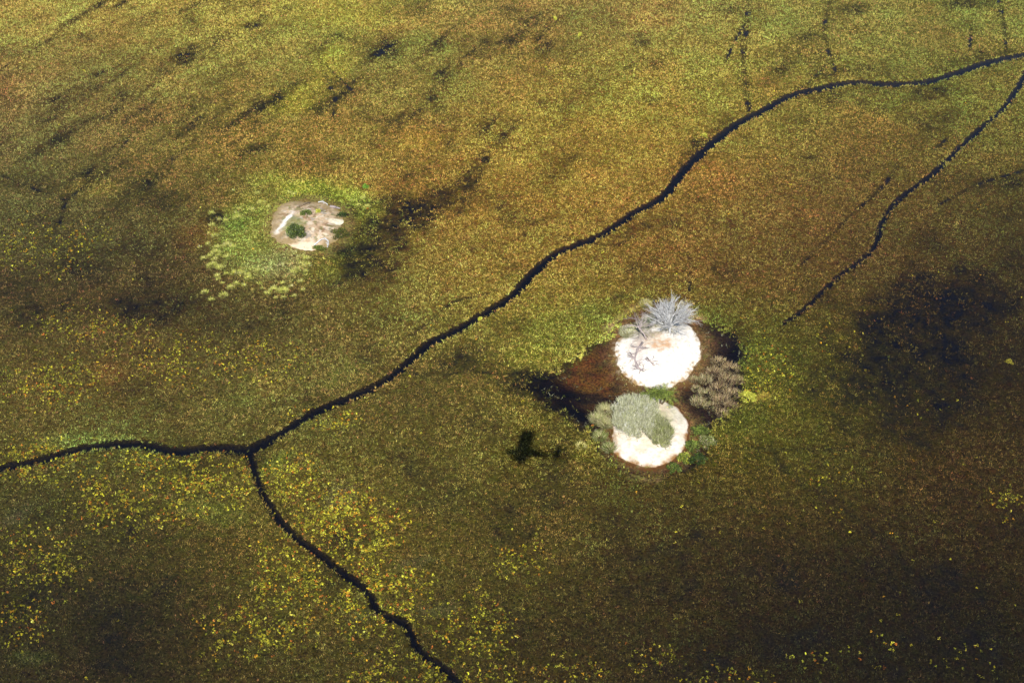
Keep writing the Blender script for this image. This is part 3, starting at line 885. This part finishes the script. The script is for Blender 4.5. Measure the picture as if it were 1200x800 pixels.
# grass and trash washed up round the islet shores
PP = []; CC = []; ZZ = []
for key, cols in (('A', (lin((150, 140, 96)), lin((112, 96, 60)), lin((128, 128, 60)))), ('B', (lin((140, 128, 80)), lin((106, 88, 52)), lin((120, 126, 54)))), ('C', (lin((140, 134, 70)), lin((120, 110, 52)), lin((150, 150, 70))))):
    cc_ = ISL[key]
    q = rng.random((5000, 2)) * 2 - 1
    q = q * 1.45
    pw = at(cc_[0], cc_[1])[:2] + (q * np.array([cc_[2], cc_[3]])) @ jac(cc_[0], cc_[1]).T
    r = np.hypot(q[:, 0], q[:, 1])
    nn = fbm(pw[:, 0] / 1.5, pw[:, 1] / 1.5, 88, 3)
    k = rng.random(len(r)) < 0.75 * np.exp(-((r - 1.10) / 0.13) ** 2) * sstep(0.38, 0.62, nn) + 0.03 * (r < 1.0) * sstep(0.5, 0.7, nn)
    PP.append(pw[k]); CC.append(np.array(cols)[rng.integers(0, 3, int(k.sum()))]); ZZ.append(np.array([max(0.0, zat(p)) for p in pw[k]]))
PP = np.vstack(PP); CC = np.vstack(CC) * rng.lognormal(-0.1, 0.35, (len(PP), 1)); ZZ = np.concatenate(ZZ)
V4, C4 = blades(PP, CC, 5, rng.uniform(0.2, 0.5, len(PP)), 0.09, 0.9, 0.18, -0.02, z0=ZZ)
rg = link('shore_grass', mesh_np('shore_grass', V4, np.arange(len(V4)).reshape(-1, 3), col=C4), M_SEDGE)
tag(rg, 'ragged grass and washed up litter along the islet shores', 'grass', kind='stuff')


# ---------------------------------------------------------------- bushes, tussocks, trees
def leaf_cloud(centres, radii, n, ln, wd, cols, up=0.35, inner=0.35, quad=True):
    """n narrow leaves spread through clumps; points outward and a little up"""
    centres = np.asarray(centres, float); radii = np.asarray(radii, float)
    pr = radii ** 2; pr = pr / pr.sum()
    pk = rng.choice(len(centres), n, p=pr)
    d = rng.normal(size=(n, 3)); d /= np.linalg.norm(d, axis=1)[:, None]
    r = radii[pk] * (inner + (1 - inner) * rng.random(n) ** 0.5)
    r = r * np.where(rng.random(n) < 0.14, rng.uniform(1.0, 1.7, n), 1.0)
    p = centres[pk] + d * r[:, None] * np.array([1, 1, 0.8])
    p[:, 2] = np.maximum(p[:, 2], 0.06)
    o = d + np.array([0, 0, up]) + rng.normal(0, 0.45, (n, 3)); o /= np.linalg.norm(o, axis=1)[:, None]
    s = np.cross(o, rng.normal(size=(n, 3))); s /= np.linalg.norm(s, axis=1)[:, None]
    l = ln * rng.uniform(0.6, 1.35, (n, 1)); w_ = wd * rng.uniform(0.7, 1.3, (n, 1))
    V = np.stack([p - o * l / 2, p - s * w_ / 2, p + o * l / 2, p + s * w_ / 2], 1).reshape(-1, 3)
    clumpv = rng.lognormal(0, 0.26, len(centres))[pk]
    C = np.asarray(cols)[rng.integers(0, len(cols), n)] * (rng.lognormal(0, 0.16, n) * clumpv)[:, None]
    return V, np.arange(len(V)).reshape(-1, 4), np.clip(C, 0, 0.75)


def bush(name, label, cat, px, py, rx, ry, h, n, cols, ln=0.28, wd=0.10, clumps=26, group=None, up=0.35, part='foliage', base=None, stems=9, cr=0.42, shoots=0):
    b = ground_at(px, py) if base is None else base
    root = empty(name, b)
    C = []; Rr = []
    for i in range(clumps):
        a = random.random() * 2 * math.pi
        e = random.random() ** 0.6
        zc = h * (0.30 + 0.62 * (1 - e * e) * random.uniform(0.7, 1.0))
        C.append((math.cos(a) * rx * e * 0.8, math.sin(a) * ry * e * 0.8, zc * 0.9))
        Rr.append(random.uniform(0.7, 1.25) * cr * min(rx, ry, h))
    V, Q, K = leaf_cloud(C, Rr, n, ln, wd, cols, up)
    link(part, mesh_np(part, V, Q, col=K), M_LEAF, root)
    for i in range(stems):
        j = i * len(C) // stems
        m = MB()
        t = Vector(C[j]); s0 = Vector((t.x * 0.12, t.y * 0.12, -0.1))
        mid = s0.lerp(t, 0.5) + Vector((random.uniform(-.15, .15), random.uniform(-.15, .15), 0.2))
        m.tube([s0, mid, t], [0.07, 0.05, 0.025], 5)
        m.build('stem', M_STEM, root)
    if shoots:
        k = rng.integers(0, len(C), shoots)
        Cn = np.array(C)[k] + rng.normal(0, 0.35, (shoots, 3)) * np.array([1, 1, 0.3])
        V, K = blades(Cn[:, :2], np.asarray(cols)[rng.integers(0, len(cols), shoots)], 3, np.full(shoots, 0.85), 0.06, 0.45, 0.35, 0.0, 0.2, z0=Cn[:, 2] + 0.25)
        link('shoots', mesh_np('shoots', V, np.arange(len(V)).reshape(-1, 3), col=np.clip(K, 0, .75)), M_SEDGE, root)
    tag(root, label, cat, group)
    return root


def tussock(name, label, cat, px, py, r, h, n, cols, group=None, lean=0.6, wd=0.08, base=None):
    """a grass tussock: arching pointed blades from one crown"""
    b = ground_at(px, py) if base is None else base
    k = n
    Pn = np.zeros((1, 2))
    V, _ = blades(Pn, np.ones((1, 3)), k, np.array([h]), wd, lean, r * 0.55, -0.05)
    C = np.asarray(cols)[rng.integers(0, len(cols), k)] * rng.lognormal(0, 0.18, (k, 1))
    o = link(name, mesh_np(name, V, np.arange(len(V)).reshape(-1, 3), col=np.clip(C, 0, .75)), M_SEDGE)
    o.location = tuple(float(q) for q in b)
    tag(o, label, cat, group)
    return o


def limb(m, p, d, L, r, depth, spread, kids, bend=0.15, droop=0.0, segs=3, sides=5, shrink=0.66):
    """tapering crooked branch with its twigs"""
    path = [Vector(p)]; rad = [r]
    dd = Vector(d).normalized()
    for i in range(segs):
        dd = (dd + Vector((random.gauss(0, bend), random.gauss(0, bend), random.gauss(0, bend) - droop))).normalized()
        path.append(path[-1] + dd * (L / segs)); rad.append(r * (1 - 0.55 * (i + 1) / segs))
    m.tube(path, rad, max(3, sides), cap=False)
    if depth <= 0: return
    for j in range(kids):
        t = 0.35 + 0.65 * (j + 1) / kids
        f = t * segs; i = min(int(f), segs - 1)
        q = path[i].lerp(path[i + 1], f - i)
        ax = dd.cross(Vector((random.gauss(0, 1), random.gauss(0, 1), random.gauss(0, 1)))).normalized()
        nd = (Matrix.Rotation(random.uniform(0.35, 1.0) * spread, 3, ax) @ dd)
        limb(m, q, nd, L * shrink * random.uniform(0.75, 1.2), max(0.026, rad[i] * 0.66), depth - 1, spread, kids, bend, droop, segs, sides - 1, shrink)


def bare_tree(name, label, px, py, trunk_h, lean, nl, L, r, spread, kids, mat, depth=2, tilt=(0.15, 1.15), azr=(0, 2 * math.pi), bend=0.15, cat='tree', twig=None):
    b = ground_at(px, py)
    root = empty(name, b)
    m = MB()
    top = Vector((lean[0], lean[1], trunk_h))
    m.tube([(0, 0, -0.2), (top.x * 0.3, top.y * 0.3, trunk_h * 0.45), top], [r * 1.5, r * 1.15, r], 8)
    m.build('trunk', mat, root)
    for i in range(nl):
        a = azr[0] + (azr[1] - azr[0]) * (i + random.uniform(0.2, 0.8)) / nl
        th = random.uniform(*tilt)
        d = Vector((math.cos(a) * math.sin(th), math.sin(a) * math.sin(th), math.cos(th)))
        m = MB()
        st = Vector((top.x * .3, top.y * .3, trunk_h * .45)).lerp(top, random.uniform(0.4, 1.0))
        limb(m, st, d, L * random.uniform(0.85, 1.15), r * random.uniform(0.5, 0.75), depth, spread, kids, bend)
        m.build('limb', mat, root)
    tag(root, label, cat)
    return root


G_SILV = [lin((204, 202, 170)), lin((186, 187, 148)), lin((216, 213, 190)), lin((172, 176, 128))]
G_SILG = [lin((160, 162, 108)), lin((142, 150, 86)), lin((180, 178, 138)), lin((166, 166, 130))]
G_GREEN = [lin((94, 110, 42)), lin((116, 130, 54)), lin((70, 86, 36)), lin((136, 146, 76))]
G_DARK = [lin((62, 80, 34)), lin((84, 100, 44)), lin((48, 62, 30))]
G_LIME = [lin((188, 186, 100)), lin((172, 174, 78)), lin((200, 194, 120)), lin((156, 162, 66))]
G_DRY = [lin((164, 144, 108)), lin((130, 106, 80)), lin((188, 172, 132)), lin((104, 80, 64)), lin((148, 134, 84))]
G_YELG = [lin((190, 190, 70)), lin((170, 176, 56)), lin((204, 196, 90))]
G_PALE = [lin((168, 160, 120)), lin((150, 146, 96)), lin((190, 180, 140)), lin((128, 138, 76))]

# upper islet: leafless silver tree, its grey neighbour, fallen branches
random.seed(21)
bare_tree('leafless_tree', 'leafless silver grey tree with dense radiating branches behind the white islet', 785, 391, 1.8, (-0.1, 0.4), 24, 3.3, 0.16, 0.60, 7, M_SILVER, depth=2, tilt=(0.05, 1.02))
random.seed(5)
bare_tree('bare_sapling', 'thin grey brown bare tree leaning left beside the silver tree', 758, 398, 2.6, (-1.9, 1.0), 9, 2.3, 0.13, 0.9, 4, M_GREYWOOD, depth=2, tilt=(0.2, 1.4))


def fallen(name, label, pts, r, nk, mat, L=1.2, cat='dead branch', lift=0.12):
    W = [ground_at(*p) for p in pts]
    root = empty(name, W[0])
    o = W[0]
    m = MB()
    path = [Vector(q - o) + Vector((0, 0, lift + 0.1 * math.sin(i * 2.1))) for i, q in enumerate(W)]
    m.tube(path, [r * (1 - 0.5 * i / (len(path) - 1)) for i in range(len(path))], 6)
    m.build('trunk', mat, root)
    for i in range(nk):
        t = random.uniform(0.15, 1.0) * (len(path) - 1); k = min(int(t), len(path) - 2)
        q = path[k].lerp(path[k + 1], t - k)
        a = random.uniform(0, 6.28)
        m = MB()
        limb(m, q, (math.cos(a), math.sin(a), random.uniform(0.05, 0.5)), L * random.uniform(0.6, 1.2), r * 0.5, 1, 0.9, 3, 0.2)
        m.build('branch', mat, root)
    return tag(root, label, cat)


random.seed(9)
fallen('fallen_branch', 'long grey fallen branch curving down the left of the white islet', [(753, 402), (747, 410), (744, 420), (746, 429), (753, 434)], 0.22, 22, M_GREYWOOD, 1.5)
fallen('fallen_branch', 'short grey branch lying on the middle of the white islet', [(758, 418), (762, 423), (766, 428)], 0.16, 8, M_GREYWOOD, 1.0)
tussock('grass_tussock', 'pale grey green grass patch left behind the white islet', 'grass', 737, 390, 3.4, 0.7, 1500, G_PALE + G_SILV, lean=0.75)
tussock('grass_tussock', 'pale yellowish dry grass patch behind the silver tree', 'grass', 757, 357, 2.2, 0.8, 600, G_PALE + [lin((200, 180, 100))], lean=0.75)
bush('shrub', 'small dark green shrub half hidden left of the silver tree', 'shrub', 764, 378, 1.0, 0.9, 1.2, 500, G_DARK + G_GREEN, clumps=8, stems=4)

# lower islet
random.seed(31)
bush('silver_bush', 'large dense grey green bush on the left of the lower islet', 'bush', 746, 491, 5.3, 6.6, 2.7, 13500, G_SILV, ln=0.75, wd=0.07, clumps=150, up=1.8, cr=0.26, stems=14, shoots=1900)
bush('silver_bush', 'smaller yellow green bush right of the grey bush on the lower islet', 'bush', 774, 509, 2.2, 4.4, 2.0, 4800, G_SILG, ln=0.7, wd=0.07, clumps=60, up=1.8, cr=0.32, stems=9, shoots=700)


def palm(px, py):
    b = ground_at(px, py)
    root = empty('date_palm', b)
    heads = [((-1.9, -0.1), 2.2), ((-0.7, -0.3), 2.5), ((0.7, 0.2), 2.7), ((1.7, -0.3), 2.0)]
    for (ox, oy), hh in heads:
        m = MB()
        m.tube([(ox * 0.3, oy * 0.3, -0.1), (ox * 0.7, oy * 0.7, hh * 0.55), (ox, oy, hh)], [0.16, 0.13, 0.12], 7)
        m.build('trunk', M_STEM, root)
        for i in range(14):
            a = 2 * math.pi * (i + random.random() * 0.7) / 14
            el = random.uniform(-0.1, 1.2)
            L = random.uniform(1.8, 2.5)
            pts = []
            for s in range(7):
                t = s / 6
                e = el - 1.5 * t * t
                pts.append((L * t * math.cos(el * (1 - .4 * t)), 0.0))
            hor = 0; zz = 0; path = []
            for s in range(8):
                path.append(Vector((ox + hor * math.cos(a), oy + hor * math.sin(a), hh + zz)))
                e = el - 1.7 * (s / 7) ** 1.4
                hor += L / 7 * math.cos(e); zz += L / 7 * math.sin(e)
            V = []; Q = []
            side = Vector((-math.sin(a), math.cos(a), 0))
            for s in range(1, 8):
                for sgn in (-1, 1):
                    for q in (0, 0.5):
                        p = path[s].lerp(path[s - 1], q)
                        al = (path[s] - path[s - 1]).normalized()
                        lf = 0.5 * (1 - abs(s / 7 - 0.45) * 1.1)
                        t = p + (side * sgn * 0.85 + al * 0.6 + Vector((0, 0, -0.15))).normalized() * lf
                        w2 = al * 0.045
                        k = len(V)
                        V += [p - w2, p + w2, t + w2 * .4, t - w2 * .4]
                        Q.append((k, k + 1, k + 2, k + 3))
            C = np.array([random.choice(G_GREEN + [lin((134, 146, 58))]) for _ in Q]) * random.uniform(0.8, 1.3)
            link('frond', mesh_np('frond', np.array([tuple(v) for v in V]), np.array(Q), col=C), M_LEAF, root)
    tag(root, 'bright green palm clump with feathery fronds at the top of the lower islet', 'palm')
    return root


random.seed(44)
palm(772, 473)

# pale tussocks left of the lower islet
random.seed(12)
LT = [(709, 481, 'grey white tussock topmost of the pale row left of the lower islet', 1.3), (700, 491, 'pale tussock jutting out into the dark pool left of the lower islet', 1.1), (710, 497, 'pale straw tussock in the middle of the row left of the lower islet', 1.2),
      (703, 512, 'greenish tussock low in the row left of the lower islet', 1.2), (714, 525, 'green tussock lowest in the row left of the lower islet', 1.3)]
for i, (px, py, lb, r) in enumerate(LT):
    tussock('reed_tussock', lb, 'tussock', px, py, r * 1.6, random.uniform(0.9, 1.5), 640, G_PALE if i < 3 else G_PALE + G_GREEN, 'tussocks left of the lower islet', lean=1.0)
tussock('dry_reed_clump', 'cream coloured dry reed clump beside the left tip of the pool edge', 'reeds', 681, 523, 1.3, 0.8, 240, [lin((214, 204, 136)), lin((196, 186, 112))], lean=1.0)

# dry brush in the water right of the islets
DB = [(842, 424, 1.5), (856, 432, 1.5), (838, 437, 1.6), (852, 446, 1.7), (864, 446, 1.2), (826, 446, 1.3), (842, 456, 1.7), (858, 462, 1.5), (828, 462, 1.4), (816, 456, 1.0), (845, 470, 1.5), (832, 476, 1.3), (818, 472, 1.3), (857, 476, 1.2), (846, 484, 1.1), (813, 445, .9)]
for i, (px, py, r) in enumerate(DB):
    colr = G_DRY if px > 832 else G_DRY + G_PALE
    lb = 'brown dry brush clump on the outer side of the brush right of the islets' if px > 832 else 'pale straw and grey dry brush clump nearest the islets, right of them'
    tussock('dry_brush', lb, 'brush', px, py, r * 1.8, random.uniform(0.5, 1.05), int(250 * r), colr, 'dry brush right of the islets', lean=random.uniform(0.55, 0.95), wd=0.085)

GB = [(819, 508, 1.5, 1.5, G_GREEN, 'upper green leafy shrub right of the lower islet'), (829, 519, 1.3, 1.4, G_GREEN + G_PALE, 'green shrub with pale tips right of the lower islet'),
      (812, 524, 1.2, 1.1, G_GREEN, 'middle green shrub hugging the lower islet'), (803, 538, 1.1, 1.0, G_YELG + G_GREEN, 'yellow green shrub at the lower right rim of the lower islet'),
      (818, 540, 1.4, 1.0, G_DARK, 'dark low shrub below the green shrubs at the lower islet'), (790, 549, 1.2, 0.7, G_DARK + G_GREEN, 'low dark plant just under the lower rim of the islet'),
      (875, 468, 1.3, 1.4, G_YELG, 'bright yellow round bush right of the dry brush'), (893, 466, 1.2, 1.0, [lin((168, 150, 62)), lin((150, 120, 56)), lin((160, 156, 60))], 'ochre bush just right of the bright yellow bush')]
for (px, py, r, h, cl, lb) in GB:
    bush('leafy_shrub', lb, 'shrub', px, py, r * 1.4, r * 1.3, h * 0.95, 1000, cl, ln=0.34, wd=0.12, clumps=22, stems=5, cr=0.40)

# far left islet
random.seed(61)
bush('round_bush', 'round dark green bush on the pink earth islet', 'bush', 347, 273, 2.8, 2.3, 2.0, 3200, G_DARK + G_GREEN + [lin((120, 130, 100))], ln=0.32, wd=0.14, clumps=22, cr=0.42)
bush('shrub', 'small bright green shrub at the top of the pink earth islet', 'shrub', 359, 252, 1.3, 1.0, 1.2, 900, G_GREEN, clumps=10, stems=4, cr=0.5)
bush('shrub', 'tiny yellow green shrub right of the bright green one on the earth islet', 'shrub', 373, 249, 0.7, 0.6, 0.6, 300, G_YELG, clumps=6, stems=3, cr=0.55)
bush('shrub', 'dark shrub in the gap right of the earth islet', 'shrub', 402, 254, 1.3, 1.3, 1.0, 600, G_DARK, clumps=10, stems=4, cr=0.5)
bush('shrub', 'brown and green shrub below the dark gap right of the earth islet', 'shrub', 398, 275, 3.0, 2.2, 1.3, 1800, G_DARK + [lin((130, 112, 50)), lin((112, 110, 40))], clumps=16, stems=5, cr=0.42)
bush('shrub', 'low olive shrub under the white fallen branch of the earth islet', 'shrub', 374, 293, 1.8, 1.2, 0.9, 900, G_GREEN + [lin((124, 124, 44))], clumps=14, stems=4, cr=0.5)
fallen('fallen_tree', 'white bleached fallen tree with forked end at the lower right of the earth islet', [(368, 288), (376, 281), (381, 279), (385, 283), (384, 291)], 0.17, 3, M_SILVER, 1.0, 'dead tree', 0.2)
fallen('fallen_tree', 'grey fallen trunk at the upper right edge of the earth islet', [(387, 243), (393, 244), (399, 245)], 0.32, 2, M_GREYWOOD, 0.9, 'dead tree', 0.2)
fallen('fallen_tree', 'thin pale dead branch at the top of the earth islet', [(373, 238), (378, 237), (384, 240)], 0.13, 3, M_SILVER, 0.9, 'dead tree', 0.2)
fallen('fallen_tree', 'dark brown log above the small green shrub on the earth islet', [(351, 243), (358, 240), (364, 238)], 0.26, 2, M_STEM, 0.7, 'dead tree', 0.2)
# lime tussocks ringing it
spots = []
tries = 0
while len(spots) < 64 and tries < 9000:
    tries += 1
    a = random.uniform(0, 2 * math.pi); q = random.uniform(0.55, 1.0)
    px = 318 + math.cos(a) * 84 * q; py = 282 + math.sin(a) * 70 * q
    if px > 360 and py > 250: continue
    if py < 222 or px > 400: continue
    pw = at(px, py)[:2][None]
    if isl_r(pw, 'C')[0] < 1.2: continue
    if any(math.hypot(px - s[0], (py - s[1]) * 1.3) < 5.0 for s in spots): continue
    if vnoise(np.array([px / 17.0]), np.array([py / 13.0]), 5)[0] < random.uniform(0.25, 0.75): continue
    spots.append((px, py))
spots += [(240, 343), (248, 352), (262, 347), (420, 241), (430, 243), (412, 236), (425, 233)]
for (px, py) in spots:
    r = random.choice((0.35, 0.45, 0.6, 0.8, 1.1, 1.5)) * random.uniform(0.85, 1.2)
    cl = G_LIME if random.random() < 0.75 else G_LIME + G_YELG + G_PALE
    lb = ('large ' if r > 0.95 else 'small ') + 'pale lime tussock ' + ('left of the earth islet' if px < 315 and py < 300 else 'below left of the earth islet' if py >= 300 else 'upper right of the earth islet' if px > 390 else 'above the earth islet')
    tussock('lime_tussock', lb, 'tussock', px, py, r, random.uniform(0.55, 0.9), int(110 * r * r + 60), cl, 'lime tussocks round the earth islet', lean=0.85, wd=0.14)
# lone bushes out in the marsh
for (px, py, r, cl, lb) in [(679, 42, .9, G_YELG, 'lone yellow green bush far out near the top of the marsh'), (650, 23, .9, G_YELG, 'faint yellowish bush near the top centre of the marsh'),
                            (825, 160, 1.0, G_YELG, 'yellowish bush on the upper bank of the wide channel'), (563, 374, .5, G_YELG, 'small yellow bush on the lower bank of the channel'),
                            (429, 219, 0.9, [lin((112, 150, 52))], 'small vivid green shrub above right of the earth islet'), (1183, 425, .7, [lin((150, 142, 52))], 'yellowish shrub far right below the dark water patch')]:
    bush('lone_bush', lb, 'bush', px, py, r, r, r * 0.7, 420, cl, ln=0.3, wd=0.16, clumps=9, stems=3, cr=0.55)

# ---------------------------------------------------------------- the aircraft overhead, seen here only by its shadow
M_WHITE = mat_plain('aircraft_white_paint', (0.72, 0.72, 0.70), 0.35)
M_GLASS = mat_plain('aircraft_window', (0.03, 0.04, 0.05), 0.08)
M_RUBBER = mat_plain('aircraft_tyre', (0.02, 0.02, 0.02), 0.8)
M_METAL = mat_plain('aircraft_metal', (0.45, 0.45, 0.46), 0.35, 0.9)
air = bpy.data.objects.new('light_aircraft', None)
COL.objects.link(air)
tag(air, 'small high wing aircraft overhead whose cross shaped shadow falls on the marsh', 'aircraft')


def ring(xp, w_, h_, zc, k=14, pw=2.6):
    o = []
    for i in range(k):
        t = 2 * math.pi * i / k
        c, s = math.cos(t), math.sin(t)
        o.append((xp, math.copysign(abs(c) ** (2 / pw), c) * w_ / 2, zc + math.copysign(abs(s) ** (2 / pw), s) * h_ / 2))
    return o


m = MB()
m.loft([ring(*a) for a in ((2.55, .5, .5, -.05), (2.35, .9, .85, -.05), (1.6, 1.1, 1.05, 0), (1.0, 1.22, 1.25, .1), (.4, 1.24, 1.55, .22), (-1.2, 1.22, 1.5, .22), (-2.4, .95, 1.15, .18), (-4.0, .5, .62, .18), (-5.6, .16, .3, .22))])
m.build('fuselage', M_WHITE, air)


def airfoil(y, xle, ch, z, th):
    return [(xle - ch * t, y, z + th * ch * s) for t, s in ((0, 0), (.08, .55), (.3, .8), (.65, .45), (1, .03), (1, -.03), (.65, -.2), (.3, -.3), (.08, -.25))]


for s in (-1, 1):
    m = MB()
    m.loft([airfoil(s * .0 + s * .02, .95, 2.3, 1.02, .12), airfoil(s * 2.9, .95, 2.3, 1.08, .12), airfoil(s * 5.3, .75, 1.8, 1.16, .11)])
    m.build('wing', M_WHITE, air)
    m = MB(); m.tube([(0.35, s * .58, -.25), (.3, s * 2.75, 1.02)], [.055, .055], 6); m.build('wing_strut', M_WHITE, air)
    m = MB(); m.loft([airfoil(s * .04, -4.55, 1.15, .32, .1), airfoil(s * 1.6, -4.75, .75, .34, .09)]); m.build('tailplane', M_WHITE, air)
    m = MB(); m.tube([(-.2, s * .5, -.45), (-.3, s * 1.2, -1.15)], [.07, .05], 6); m.build('gear_leg', M_METAL, air)
    m = MB(); m.tube([(-.3, s * 1.12, -1.2), (-.3, s * 1.16, -1.2), (-.3, s * 1.28, -1.2), (-.3, s * 1.32, -1.2)], [.16, .24, .24, .16], 14); m.build('wheel', M_RUBBER, air)
    for (x0, x1) in ((.55, -.25), (-.4, -1.2), (-1.35, -2.0)):
        m = MB(); m.box(((x0 + x1) / 2, s * .60, .58), (x0 - x1, .06, .5)); m.build('window', M_GLASS, air, False)
m = MB(); m.loft([[(-4.35, -.05, .4), (-4.35, .05, .4), (-5.75, .05, .4), (-5.75, -.05, .4)], [(-5.15, -.04, 1.75), (-5.15, .04, 1.75), (-5.85, .04, 1.75), (-5.85, -.04, 1.75)]]); m.build('fin', M_WHITE, air, False)
m = MB(); m.loft([ring(2.55, .42, .42, -.05), ring(2.8, .3, .3, -.05), ring(2.95, .06, .06, -.05)]); m.build('spinner', M_METAL, air)
for s in (-1, 1):
    m = MB(); m.box((2.68, s * .55, -.05 + s * .25), (.05, 1.0, .16), Matrix.Rotation(s * .45, 3, 'X').to_3x3()); m.build('propeller_blade', M_METAL, air, False)
m = MB(); m.tube([(1.6, 0, -.45), (1.7, 0, -1.15)], [.06, .05], 6); m.build('gear_leg', M_METAL, air)
m = MB(); m.tube([(1.7, -.09, -1.2), (1.7, -.06, -1.2), (1.7, .06, -1.2), (1.7, .09, -1.2)], [.13, .2, .2, .13], 14); m.build('wheel', M_RUBBER, air)
m = MB(); m.loft([[(1.0, -.55, .55), (1.0, .55, .55), (.5, .55, 1.0), (.5, -.55, 1.0)], [(1.06, -.55, .58), (1.06, .55, .58), (.56, .55, 1.03), (.56, -.55, 1.03)]]); m.build('windscreen', M_GLASS, air, False)
air.location = Vector((0, 0, H)) + TO_SUN * 16.0
air.scale = (1.22, 1.22, 1.22)
YAW, BANK, AP = R(180 - 8), R(18), R(0)
air.rotation_euler = (Matrix.Rotation(YAW, 4, 'Z') @ Matrix.Rotation(AP, 4, 'Y') @ Matrix.Rotation(BANK, 4, 'X')).to_euler()


# ---------------------------------------------------------------- the air
m, t, o = mat_new('haze_air')
v = t.nodes.new('ShaderNodeVolumePrincipled')
v.inputs['Color'].default_value = (0.42, 0.52, 1.0, 1)
v.inputs['Density'].default_value = 0.00006
t.links.new(v.outputs[0], o.inputs['Volume'])
hb = MB()
hb.box((0, 0, 96), (2 * B + 400, 2 * B + 400, 200))
haze = hb.build('haze', m, None, False)
tag(haze, 'thin bluish haze in the air over the marsh', 'haze', kind='stuff')
